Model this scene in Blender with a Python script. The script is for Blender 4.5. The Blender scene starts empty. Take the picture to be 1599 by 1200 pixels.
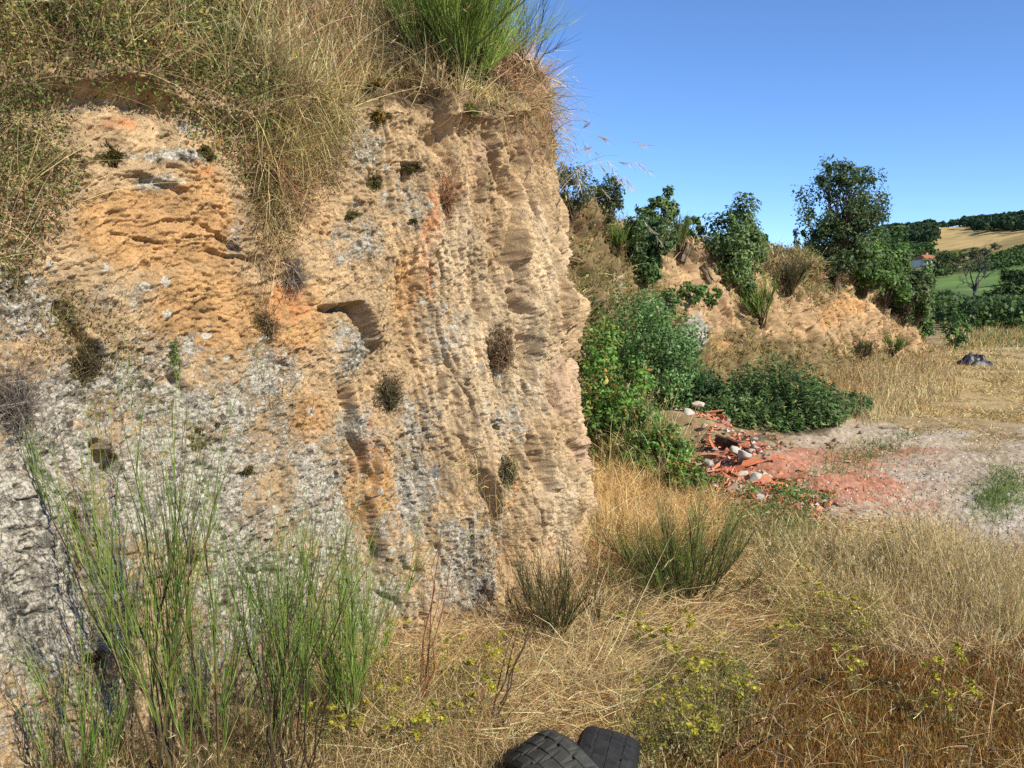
import bpy, math
import numpy as np
from mathutils import Vector

# ------------------------------------------------------------------ camera, sky, sun
scene = bpy.context.scene
COL = scene.collection
CAM = np.array([0.0, 0.0, 1.65]); FPX = 1385.0; PITCH = math.atan(145.0 / FPX)
cam_data = bpy.data.cameras.new('camera')
cam_data.sensor_width = 36.0; cam_data.lens = 36.0 * FPX / 1599.0
cam_data.clip_start = 0.05; cam_data.clip_end = 8000.0
cam = bpy.data.objects.new('camera', cam_data); COL.objects.link(cam)
cam.location = CAM; cam.rotation_euler = (math.pi / 2 - PITCH, 0, 0)
scene.camera = cam

SUN_ELEV = math.radians(37.0); SUN_DIR = np.array([0.75, -0.66])      # horizontal direction towards the sun
SUN_DIR = SUN_DIR / np.linalg.norm(SUN_DIR)
SUN_ROT = math.atan2(SUN_DIR[0], SUN_DIR[1])
world = bpy.data.worlds.new('World'); scene.world = world; world.use_nodes = True
wn = world.node_tree.nodes; wl = world.node_tree.links
bg = wn['Background']; sky = wn.new('ShaderNodeTexSky')
sky.sky_type = 'NISHITA'; sky.sun_disc = False; sky.sun_elevation = SUN_ELEV; sky.sun_rotation = SUN_ROT
sky.altitude = 2500.0; sky.air_density = 0.9; sky.dust_density = 0.0; sky.ozone_density = 8.0
wl.new(sky.outputs[0], bg.inputs[0]); bg.inputs[1].default_value = 0.14
sun_data = bpy.data.lights.new('sun', 'SUN'); sun_data.energy = 4.6; sun_data.angle = math.radians(0.55)
sun_data.color = (1.0, 0.92, 0.76)
sun = bpy.data.objects.new('sun', sun_data); COL.objects.link(sun)
sv = Vector((SUN_DIR[0] * math.cos(SUN_ELEV), SUN_DIR[1] * math.cos(SUN_ELEV), math.sin(SUN_ELEV)))
sun.rotation_euler = sv.to_track_quat('Z', 'Y').to_euler(); sun.location = (20, -20, 30)
scene.view_settings.view_transform = 'Standard'; scene.view_settings.look = 'None'
scene.view_settings.exposure = 0.6; scene.view_settings.gamma = 1.0
scene.render.engine = 'CYCLES'
scene.cycles.max_bounces = 6; scene.cycles.diffuse_bounces = 3; scene.cycles.transmission_bounces = 3
scene.cycles.use_denoising = False

# ------------------------------------------------------------------ helpers
R = np.random.default_rng(11)
def norm(v): return v / np.maximum(np.linalg.norm(v, axis=-1, keepdims=True), 1e-9)
CP, SP = math.cos(PITCH), math.sin(PITCH)
def proj(P):
    """photo pixels (1599 x 1200) and depth of world points"""
    P = np.asarray(P, float); x = P[..., 0]; y = P[..., 1]; z = P[..., 2] - CAM[2]
    dep = y * CP - z * SP; up = y * SP + z * CP
    dep = np.where(np.abs(dep) < 1e-6, 1e-6, dep)
    return 799.5 + FPX * x / dep, 600.0 - FPX * up / dep, dep
def ray(px, py):
    a = (np.asarray(px, float) - 799.5) / FPX; b = -(np.asarray(py, float) - 600.0) / FPX
    return np.stack([a, CP + b * SP, -SP + b * CP], -1)
def gpt(px, py, z=0.0):
    d = ray(px, py); t = (z - CAM[2]) / d[..., 2]
    return CAM + d * t[..., None] if np.ndim(t) else CAM + d * t
def at(px, py, y):
    """the point on the sight line of a photo pixel at distance y in front of the camera"""
    d = ray(px, py); return CAM + d * (y / d[1])

_ang = R.uniform(0, 2 * math.pi, (8, 256, 256)); _GR = np.stack([np.cos(_ang), np.sin(_ang)], -1)
_WJ = R.uniform(0, 1, (4, 256, 256, 3))
def perlin(x, y, seed=0):
    T = _GR[seed % 8]; o = (seed * 37) % 256
    xi = np.floor(x).astype(np.int64); yi = np.floor(y).astype(np.int64); xf = x - xi; yf = y - yi
    u = xf * xf * xf * (xf * (xf * 6 - 15) + 10); v = yf * yf * yf * (yf * (yf * 6 - 15) + 10)
    xi = xi + o; yi = yi + o * 3
    def g(a, b):
        t = T[(xi + a) & 255, (yi + b) & 255]; return t[..., 0] * (xf - a) + t[..., 1] * (yf - b)
    n0 = g(0, 0) * (1 - u) + g(1, 0) * u; n1 = g(0, 1) * (1 - u) + g(1, 1) * u
    return (n0 * (1 - v) + n1 * v) * 1.5
def fbm(x, y, octv=4, seed=0, gain=0.5, lac=2.03):
    r = 0; a = 1; f = 1
    for k in range(octv):
        r = r + a * perlin(x * f, y * f, seed + k); a *= gain; f *= lac
    return r
def ridged(x, y, octv=4, seed=0, gain=0.5):
    r = 0; a = 1; f = 1
    for k in range(octv):
        r = r + a * (1 - 2 * np.abs(perlin(x * f, y * f, seed + k))); a *= gain; f *= 2.1
    return r
def worley(x, y, seed=0):
    T = _WJ[seed % 4]; xi = np.floor(x).astype(np.int64); yi = np.floor(y).astype(np.int64)
    f1 = np.full(x.shape, 9.0); f2 = np.full(x.shape, 9.0); cid = np.zeros(x.shape)
    for a in (-1, 0, 1):
        for b in (-1, 0, 1):
            t = T[(xi + a) & 255, (yi + b) & 255]
            d = np.hypot(xi + a + t[..., 0] - x, yi + b + t[..., 1] - y)
            near = d < f1
            f2 = np.where(near, f1, np.minimum(f2, d)); cid = np.where(near, t[..., 2], cid); f1 = np.where(near, d, f1)
    return f1, f2, cid
def sstep(a, b, x):
    t = np.clip((x - a) / (b - a), 0, 1); return t * t * (3 - 2 * t)
def poly_dist(px, py, pts):
    d = np.full(px.shape, 1e9)
    for (x0, y0), (x1, y1) in zip(pts[:-1], pts[1:]):
        vx, vy = x1 - x0, y1 - y0; t = np.clip(((px - x0) * vx + (py - y0) * vy) / (vx * vx + vy * vy + 1e-9), 0, 1)
        d = np.minimum(d, np.hypot(px - x0 - t * vx, py - y0 - t * vy))
    return d
def inside(px, py, pts):
    r = np.zeros(np.shape(px), bool); n = len(pts)
    for i in range(n):
        x0, y0 = pts[i]; x1, y1 = pts[(i + 1) % n]
        if y0 == y1: continue
        r ^= ((y0 > py) != (y1 > py)) & (px < (x1 - x0) * (py - y0) / (y1 - y0) + x0)
    return r
def blobs(px, py, L):
    r = np.zeros(px.shape)
    for (cx, cy, rx, ry, s) in L:
        r = np.maximum(r, s * np.exp(-(((px - cx) / rx) ** 2 + ((py - cy) / ry) ** 2)))
    return r
def jit(c, n, a=0.18, hue=0.06):
    c = np.asarray(c, float); k = np.exp(R.normal(0, a, (n, 1))); h = np.exp(R.normal(0, hue, (n, 3)))
    return np.clip(c * k * h, 0, 1)
def pal(n, items, a=0.18):
    """n colours drawn from [(weight, colour)...]"""
    w = np.array([i[0] for i in items], float); k = R.choice(len(items), n, p=w / w.sum())
    return jit(np.array([i[1] for i in items])[k], n, a)
def br(items, k): return [(w, tuple(min(v * k, .75) for v in c)) for w, c in items]
def rdir(n, tilt_lo, tilt_hi, az=None, azs=9.0):
    t = np.radians(R.uniform(tilt_lo, tilt_hi, n)); a = R.uniform(0, 2 * math.pi, n) if az is None else az + R.normal(0, azs, n)
    return np.stack([np.sin(t) * np.cos(a), np.sin(t) * np.sin(a), np.cos(t)], -1)

class Geo:
    def __init__(s): s.V = []; s.F = []; s.C = []; s.n = 0
    def add(s, V, F, C):
        V = np.asarray(V, float).reshape(-1, 3); C = np.broadcast_to(np.asarray(C, float), V.shape) if np.ndim(C) < 2 else np.asarray(C, float)
        s.V.append(V); s.C.append(C)
        for f in (F if isinstance(F, list) else [F]): s.F.append(np.asarray(f, np.int64) + s.n)
        s.n += len(V)
    def mesh(s, name, mat, smooth=False, attrs=None):
        V = np.concatenate(s.V); C = np.concatenate(s.C); me = bpy.data.meshes.new(name)
        me.vertices.add(len(V)); me.vertices.foreach_set('co', V.astype(np.float32).ravel())
        lv = np.concatenate([f.ravel() for f in s.F]).astype(np.int32)
        tot = np.concatenate([np.full(len(f), f.shape[1]) for f in s.F]); st = np.concatenate([[0], np.cumsum(tot)[:-1]]).astype(np.int32)
        me.loops.add(len(lv)); me.loops.foreach_set('vertex_index', lv)
        me.polygons.add(len(tot)); me.polygons.foreach_set('loop_start', st)
        me.polygons.foreach_set('use_smooth', np.full(len(tot), bool(smooth)))
        ca = me.color_attributes.new('col', 'FLOAT_COLOR', 'POINT')
        ca.data.foreach_set('color', np.concatenate([C, np.ones((len(C), 1))], 1).astype(np.float32).ravel())
        for k, v in (attrs or {}).items():
            me.attributes.new(k, 'FLOAT', 'POINT').data.foreach_set('value', v.astype(np.float32).ravel())
        me.materials.append(mat); me.update(calc_edges=True)
        return me
    def build(s, name, mat, parent=None, smooth=False, attrs=None):
        o = bpy.data.objects.new(name, s.mesh(name, mat, smooth, attrs)); COL.objects.link(o)
        if parent is not None: o.parent = parent
        return o
def tag(o, label=None, cat=None, group=None, kind=None):
    if label: o['label'] = label
    if cat: o['category'] = cat
    if group: o['group'] = group
    if kind: o['kind'] = kind
    return o
def thing(name, loc, label, cat, group=None, rz=0.0):
    o = bpy.data.objects.new(name, None); COL.objects.link(o); o.empty_display_size = 0.1
    o.location = [float(c) for c in loc]; o.rotation_euler = (0, 0, rz)
    return tag(o, label, cat, group)
def copy_tree(o, parent=None):
    c = o.copy(); COL.objects.link(c); c.parent = parent
    for ch in list(o.children): copy_tree(ch, c)
    return c

def ribbons(G, base, d, L, W, col, col2=None, segs=4, bend=None, grav=0.0, taper=0.9, side=None):
    N = len(base); t = np.linspace(0, 1, segs + 1); L = np.broadcast_to(L, (N,)); W = np.broadcast_to(W, (N,))
    P = base[:, None] + d[:, None] * (L[:, None] * t)[..., None]
    if bend is not None: P = P + bend[:, None] * (L[:, None] * t ** 2)[..., None]
    P[..., 2] -= np.broadcast_to(grav, (N,))[:, None] * L[:, None] * t ** 2.2
    if side is None: side = norm(np.cross(d, norm(R.normal(size=(N, 3)))))
    w = (W[:, None] * (1 - taper * t ** 1.6) * 0.5)[..., None] * side[:, None]
    V = np.stack([P - w, P + w], 2); S = segs + 1
    c2 = col if col2 is None else col2
    C = col[:, None] * (1 - t)[None, :, None] + c2[:, None] * t[None, :, None]; C = np.repeat(C[:, :, None], 2, 2)
    i = np.arange(N)[:, None] * (S * 2) + np.arange(segs)[None] * 2
    F = np.stack([i, i + 1, i + 3, i + 2], -1).reshape(-1, 4)
    G.add(V, F, C.reshape(-1, 3)); return P
def tubes(G, P, r, col, k=3):
    """P: N x S x 3 centre lines, r: N x S radii"""
    N, S, _ = P.shape; T = norm(np.gradient(P, axis=1)); ref = norm(R.normal(size=(N, 1, 3)))
    a = norm(np.cross(T, ref)); b = np.cross(T, a); th = np.arange(k) * 2 * math.pi / k
    V = P[:, :, None] + r[:, :, None, None] * (a[:, :, None] * np.cos(th)[:, None] + b[:, :, None] * np.sin(th)[:, None])
    i = (np.arange(N)[:, None, None] * S + np.arange(S - 1)[None, :, None]) * k; j = np.arange(k)[None, None]; j2 = (j + 1) % k
    F = np.stack([i + j, i + j2, i + k + j2, i + k + j], -1).reshape(-1, 4)
    C = np.broadcast_to(col[:, None, None] if col.ndim == 2 else col, V.shape).reshape(-1, 3)
    G.add(V, F, C)
def curve(p0, p1, segs=6, sag=0.0, wob=0.0):
    t = np.linspace(0, 1, segs + 1)[None, :, None]; P = p0[:, None] * (1 - t) + p1[:, None] * t
    L = np.linalg.norm(p1 - p0, axis=1)[:, None, None]
    P = P + R.normal(size=P.shape) * wob * L * (t * (1 - t) * 4); P[..., 2] += sag * L[..., 0] * (t * (1 - t) * 4)[..., 0]
    return P
def leaves(G, c, n, size, col, asp=0.55):
    N = len(c); a = norm(np.cross(n, norm(R.normal(size=(N, 3))))); b = np.cross(n, a); s = np.broadcast_to(size, (N,))[:, None]
    cup = n * s * 0.16
    V = np.stack([c - a * s, c + b * s * asp - cup, c + a * s, c - b * s * asp - cup], 1); i = np.arange(N)[:, None] * 4
    G.add(V, np.concatenate([i, i + 1, i + 2, i + 3], 1), np.repeat(col[:, None], 4, 1).reshape(-1, 3))
def sph(n): return norm(R.normal(size=(n, 3)))

# ------------------------------------------------------------------ materials
def new_mat(name):
    m = bpy.data.materials.new(name); m.use_nodes = True; nt = m.node_tree
    return m, nt.nodes, nt.links, nt.nodes['Principled BSDF'], nt.nodes['Material Output']
def veg_mat(name, trans=0.3, rough=0.6, spec=0.25, var=0.35, scale=30.0):
    m, n, l, p, out = new_mat(name)
    at_ = n.new('ShaderNodeAttribute'); at_.attribute_name = 'col'
    tc = n.new('ShaderNodeTexCoord'); nz = n.new('ShaderNodeTexNoise'); nz.inputs['Scale'].default_value = scale
    l.new(tc.outputs['Object'], nz.inputs['Vector'])
    mr = n.new('ShaderNodeMapRange'); mr.inputs[3].default_value = 1 - var; mr.inputs[4].default_value = 1 + var
    l.new(nz.outputs[0], mr.inputs[0])
    mx = n.new('ShaderNodeMix'); mx.data_type = 'RGBA'; mx.blend_type = 'MULTIPLY'; mx.inputs[0].default_value = 1
    l.new(at_.outputs['Color'], mx.inputs[6]); l.new(mr.outputs[0], mx.inputs[7])
    l.new(mx.outputs[2], p.inputs['Base Color']); p.inputs['Roughness'].default_value = rough
    p.inputs['Specular IOR Level'].default_value = spec
    if trans > 0:
        tr = n.new('ShaderNodeBsdfTranslucent'); ms = n.new('ShaderNodeMixShader'); ms.inputs[0].default_value = trans
        l.new(mx.outputs[2], tr.inputs[0]); l.new(p.outputs[0], ms.inputs[1]); l.new(tr.outputs[0], ms.inputs[2]); l.new(ms.outputs[0], out.inputs[0])
    return m
M_GRASS = veg_mat('grass_blade', 0.3, 0.55, 0.3, 0.25, 12)
M_LEAF = veg_mat('leaf', 0.42, 0.5, 0.4, 0.4, 7)
M_TWIG = veg_mat('twig', 0.12, 0.6, 0.3, 0.3, 25)
M_BARK = veg_mat('bark', 0.0, 0.9, 0.1, 0.5, 60)
M_FAR = veg_mat('far_foliage', 0.1, 0.9, 0.05, 0.35, 0.15)
def solid_mat(name, rough=0.8, var=0.35, scale=25.0, bump=0.4, bscale=90.0, spec=0.3):
    m, n, l, p, out = new_mat(name)
    at_ = n.new('ShaderNodeAttribute'); at_.attribute_name = 'col'; tc = n.new('ShaderNodeTexCoord')
    nz = n.new('ShaderNodeTexNoise'); nz.inputs['Scale'].default_value = scale; nz.inputs['Detail'].default_value = 6; nz.inputs['Roughness'].default_value = 0.65
    l.new(tc.outputs['Object'], nz.inputs['Vector'])
    mr = n.new('ShaderNodeMapRange'); mr.inputs[1].default_value = 0.25; mr.inputs[2].default_value = 0.75; mr.inputs[3].default_value = 1 - var; mr.inputs[4].default_value = 1 + var
    l.new(nz.outputs[0], mr.inputs[0])
    mx = n.new('ShaderNodeMix'); mx.data_type = 'RGBA'; mx.blend_type = 'MULTIPLY'; mx.inputs[0].default_value = 1
    l.new(at_.outputs['Color'], mx.inputs[6]); l.new(mr.outputs[0], mx.inputs[7]); l.new(mx.outputs[2], p.inputs['Base Color'])
    p.inputs['Roughness'].default_value = rough; p.inputs['Specular IOR Level'].default_value = spec
    nb = n.new('ShaderNodeTexNoise'); nb.inputs['Scale'].default_value = bscale; nb.inputs['Detail'].default_value = 5
    l.new(tc.outputs['Object'], nb.inputs['Vector'])
    bp = n.new('ShaderNodeBump'); bp.inputs['Strength'].default_value = bump; bp.inputs['Distance'].default_value = 0.4 / bscale
    l.new(nb.outputs[0], bp.inputs['Height']); l.new(bp.outputs[0], p.inputs['Normal'])
    return m
M_SOIL = solid_mat('ground_soil', 0.95, 0.35, 18, 0.6, 140, 0.1)
M_BANK = solid_mat('bank_soil', 0.95, 0.3, 9, 0.6, 60, 0.1)
M_STONE = solid_mat('broken_stone', 0.85, 0.35, 22, 0.5, 70)
M_TILE = solid_mat('broken_tile', 0.8, 0.3, 30, 0.4, 80)
M_RUBBER = solid_mat('worn_rubber', 0.75, 0.5, 18, 0.5, 120, 0.25)
M_PLASTIC = solid_mat('black_plastic', 0.5, 0.2, 10, 0.1, 40, 0.5)
M_HILL = solid_mat('hill_fields', 1.0, 0.22, 0.05, 0.0, 5, 0.0)
M_HOUSE = solid_mat('rendered_wall', 0.9, 0.1, 2, 0.1, 20, 0.1)

def rock_mat():
    m, n, l, p, out = new_mat('schist_rock')
    tc = n.new('ShaderNodeTexCoord')
    def attr(a): q = n.new('ShaderNodeAttribute'); q.attribute_name = a; return q
    def noise(s, d=5, r=0.65, vec=None):
        q = n.new('ShaderNodeTexNoise'); q.inputs['Scale'].default_value = s; q.inputs['Detail'].default_value = d; q.inputs['Roughness'].default_value = r
        l.new(vec or tc.outputs['Object'], q.inputs['Vector']); return q.outputs[0]
    def rng_(v, a, b, c=0.0, d=1.0, sm=True):
        q = n.new('ShaderNodeMapRange'); q.interpolation_type = 'SMOOTHSTEP' if sm else 'LINEAR'
        q.inputs[1].default_value = a; q.inputs[2].default_value = b; q.inputs[3].default_value = c; q.inputs[4].default_value = d; l.new(v, q.inputs[0]); return q.outputs[0]
    def math_(op, a, b):
        q = n.new('ShaderNodeMath'); q.operation = op
        for i, v in enumerate((a, b)):
            if isinstance(v, (int, float)): q.inputs[i].default_value = v
            else: l.new(v, q.inputs[i])
        return q.outputs[0]
    def mix(f, a, b, mode='MIX'):
        q = n.new('ShaderNodeMix'); q.data_type = 'RGBA'; q.blend_type = mode
        if isinstance(f, (int, float)): q.inputs[0].default_value = f
        else: l.new(f, q.inputs[0])
        for i, v in ((6, a), (7, b)):
            if isinstance(v, tuple): q.inputs[i].default_value = (*v, 1)
            else: l.new(v, q.inputs[i])
        return q.outputs[2]
    col = attr('col').outputs['Color']; lich = attr('lichen').outputs['Fac']; moss_shade = attr('moss').outputs['Fac']
    g = rng_(noise(120, 6, 0.75), 0.28, 0.72, 0.62, 1.36, False)
    q = n.new('ShaderNodeCombineColor'); [l.new(g, q.inputs[i]) for i in range(3)]
    c = mix(1.0, col, q.outputs[0], 'MULTIPLY')
    # pale mineral grains and dark flecks
    c = mix(math_('MULTIPLY', rng_(noise(260, 2, 0.5), 0.64, 0.72), 0.5), c, (0.62, 0.55, 0.44))
    c = mix(math_('MULTIPLY', rng_(noise(190, 3, 0.6), 0.40, 0.33), 0.55), c, (0.12, 0.08, 0.05))
    # crustose lichen: grey crust, white rosettes, near black crust
    ln = noise(46, 9, 0.80)
    l2 = math_('ADD', ln, math_('MULTIPLY', math_('SUBTRACT', noise(9, 5, 0.7), 0.5), 0.55))
    f1 = rng_(math_('ADD', l2, math_('MULTIPLY', lich, 0.33)), 0.64, 0.72)
    lc = mix(rng_(noise(85, 6, 0.8), 0.38, 0.60), (0.15, 0.13, 0.10), (0.60, 0.575, 0.49))
    c = mix(math_('MULTIPLY', f1, 0.9), c, lc)
    vo = n.new('ShaderNodeTexVoronoi'); vo.inputs['Scale'].default_value = 19; vo.inputs['Randomness'].default_value = 1.0
    wv = n.new('ShaderNodeMix'); wv.data_type = 'VECTOR'; wv.inputs[0].default_value = 0.018
    nv = n.new('ShaderNodeTexNoise'); nv.inputs['Scale'].default_value = 60; l.new(tc.outputs['Object'], nv.inputs['Vector'])
    l.new(tc.outputs['Object'], wv.inputs[4]); l.new(nv.outputs['Color'], wv.inputs[5]); l.new(wv.outputs[1], vo.inputs['Vector'])
    sel = n.new('ShaderNodeSeparateColor'); l.new(vo.outputs['Color'], sel.inputs[0])
    r1 = math_('MULTIPLY', rng_(vo.outputs['Distance'], 0.40, 0.30), rng_(math_('ADD', sel.outputs[0], math_('MULTIPLY', lich, 0.5)), 1.02, 1.04))
    c = mix(math_('MULTIPLY', r1, 0.9), c, mix(rng_(noise(120, 4, 0.7), 0.35, 0.6), (0.36, 0.33, 0.26), (0.62, 0.59, 0.50)))
    vo3 = n.new('ShaderNodeTexVoronoi'); vo3.inputs['Scale'].default_value = 48; l.new(wv.outputs[1], vo3.inputs['Vector'])
    sel3 = n.new('ShaderNodeSeparateColor'); l.new(vo3.outputs['Color'], sel3.inputs[0])
    r3 = math_('MULTIPLY', rng_(vo3.outputs['Distance'], 0.45, 0.33), rng_(math_('ADD', sel3.outputs[2], math_('MULTIPLY', lich, 0.55)), 1.10, 1.13))
    c = mix(math_('MULTIPLY', r3, 0.85), c, (0.60, 0.57, 0.49))
    vo2 = n.new('ShaderNodeTexVoronoi'); vo2.inputs['Scale'].default_value = 27; l.new(wv.outputs[1], vo2.inputs['Vector'])
    sel2 = n.new('ShaderNodeSeparateColor'); l.new(vo2.outputs['Color'], sel2.inputs[0])
    r2 = math_('MULTIPLY', rng_(vo2.outputs['Distance'], 0.42, 0.32), rng_(math_('ADD', sel2.outputs[1], math_('MULTIPLY', lich, 0.4)), 1.16, 1.18))
    c = mix(math_('MULTIPLY', r2, 0.8), c, (0.07, 0.055, 0.045))
    f3 = rng_(math_('ADD', noise(22, 6, 0.7), math_('MULTIPLY', lich, 0.2)), 0.67, 0.77)
    c = mix(math_('MULTIPLY', f3, 0.7), c, (0.085, 0.075, 0.06))
    mo = rng_(math_('ADD', noise(48, 6, 0.7), math_('MULTIPLY', moss_shade, 0.6)), 0.82, 0.92)
    c = mix(mo, c, mix(rng_(noise(140, 3), 0.35, 0.65), (0.05, 0.045, 0.015), (0.15, 0.115, 0.04)))
    l.new(c, p.inputs['Base Color']); p.inputs['Roughness'].default_value = 0.92; p.inputs['Specular IOR Level'].default_value = 0.2
    h = math_('ADD', math_('ADD', noise(160, 8, 0.78), math_('MULTIPLY', noise(70, 5, 0.7), 1.3)), math_('MULTIPLY', f1, 0.3))
    b = n.new('ShaderNodeBump'); b.inputs['Strength'].default_value = 0.9; b.inputs['Distance'].default_value = 0.008; l.new(h, b.inputs['Height']); l.new(b.outputs[0], p.inputs['Normal'])
    return m
M_ROCK = rock_mat()
# ------------------------------------------------------------------ terrain: paths of the two rock faces
def catmull(pts, n=40):
    p = np.array([pts[0], *pts, pts[-1]], float); out = []
    for i in range(1, len(p) - 2):
        t = np.linspace(0, 1, n, endpoint=False)[:, None]; a, b, c, d = p[i - 1], p[i], p[i + 1], p[i + 2]
        out.append(0.5 * (2 * b + (c - a) * t + (2 * a - 5 * b + 4 * c - d) * t ** 2 + (3 * b - a - 3 * c + d) * t ** 3))
    return np.concatenate(out + [p[-2:-1]])
def resample(path, s_new):
    s = np.concatenate([[0], np.cumsum(np.linalg.norm(np.diff(path, axis=0), axis=1))])
    return np.stack([np.interp(s_new, s, path[:, k]) for k in range(path.shape[1])], -1), s[-1]
def smooth(a, w):
    k = np.hanning(w + 2)[1:-1]; k /= k.sum(); p = np.concatenate([np.repeat(a[:1], w, 0), a, np.repeat(a[-1:], w, 0)])
    return np.stack([np.convolve(p[:, i], k, 'same') for i in range(a.shape[1])], -1)[w:-w]
CLIFF = catmull([(-3.6, -1.6, 2.3), (-2.5, 0.8, 2.35), (-1.62, 2.55, 2.38), (-1.08, 3.36, 2.42), (-0.52, 3.98, 2.46), (-0.02, 4.36, 2.52), (0.28, 4.64, 2.6), (0.46, 5.02, 2.72), (0.50, 5.55, 2.8), (0.43, 6.3, 2.9), (0.25, 7.5, 3.0), (0.05, 9.0, 3.0)])
BANK = catmull([(-0.6, 7.4, 3.1), (0.35, 8.6, 3.15), (1.0, 9.7, 3.0), (2.1, 11.6, 2.62), (3.7, 13.7, 2.45), (5.5, 15.9, 2.38), (8.0, 18.9, 2.0), (10.4, 22.4, 1.25), (11.5, 24.2, 0.6), (11.9, 26.0, 0.1), (11.0, 28.0, 0.05)])
_foot = np.concatenate([CLIFF[::6, :2], BANK[40::6, :2]])
def foot_dist(x, y):
    sh = x.shape; x = x.ravel(); y = y.ravel(); r = np.empty(len(x))
    for i in range(0, len(x), 60000):
        r[i:i + 60000] = np.sqrt(((x[i:i + 60000, None] - _foot[:, 0]) ** 2 + (y[i:i + 60000, None] - _foot[:, 1]) ** 2).min(1))
    return r.reshape(sh)
MOUND = [(0.8, 5.4, 0.5, 0.14), (1.7, 9.7, 0.7, 0.30), (2.0, 8.9, 0.5, 0.25), (2.3, 8.0, 0.42, 0.16), (2.55, 7.3, 0.38, 0.10), (3.4, 11.3, 1.4, 0.20)]
def gz(x, y):
    x = np.asarray(x, float); y = np.asarray(y, float)
    z = 0.05 * fbm(x * 0.7, y * 0.7, 3, 3) * np.exp(-np.hypot(x, y) / 60) + 0.02 * fbm(x * 3.1, y * 3.1, 2, 5) * np.exp(-np.hypot(x, y) / 12)
    z = z + 0.04 * np.exp(-foot_dist(x, y) / 0.35)
    for mx, my, r, h in MOUND: z = z + h * np.exp(-((x - mx) ** 2 + (y - my) ** 2) / (r * r))
    return z
def gz1(x, y): return float(gz(np.array([x]), np.array([y]))[0])
def ground_at(px, py):
    """ground points under photo pixels (three refinements for the relief)"""
    px = np.atleast_1d(np.asarray(px, float)); py = np.atleast_1d(np.asarray(py, float)); z = np.zeros(len(px))
    for k in range(4):
        d = ray(px, py); t = (z - CAM[2]) / np.minimum(d[:, 2], -1e-4); P = CAM + d * t[:, None]; z = gz(P[:, 0], P[:, 1])
    P[:, 2] = z; return P

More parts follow.
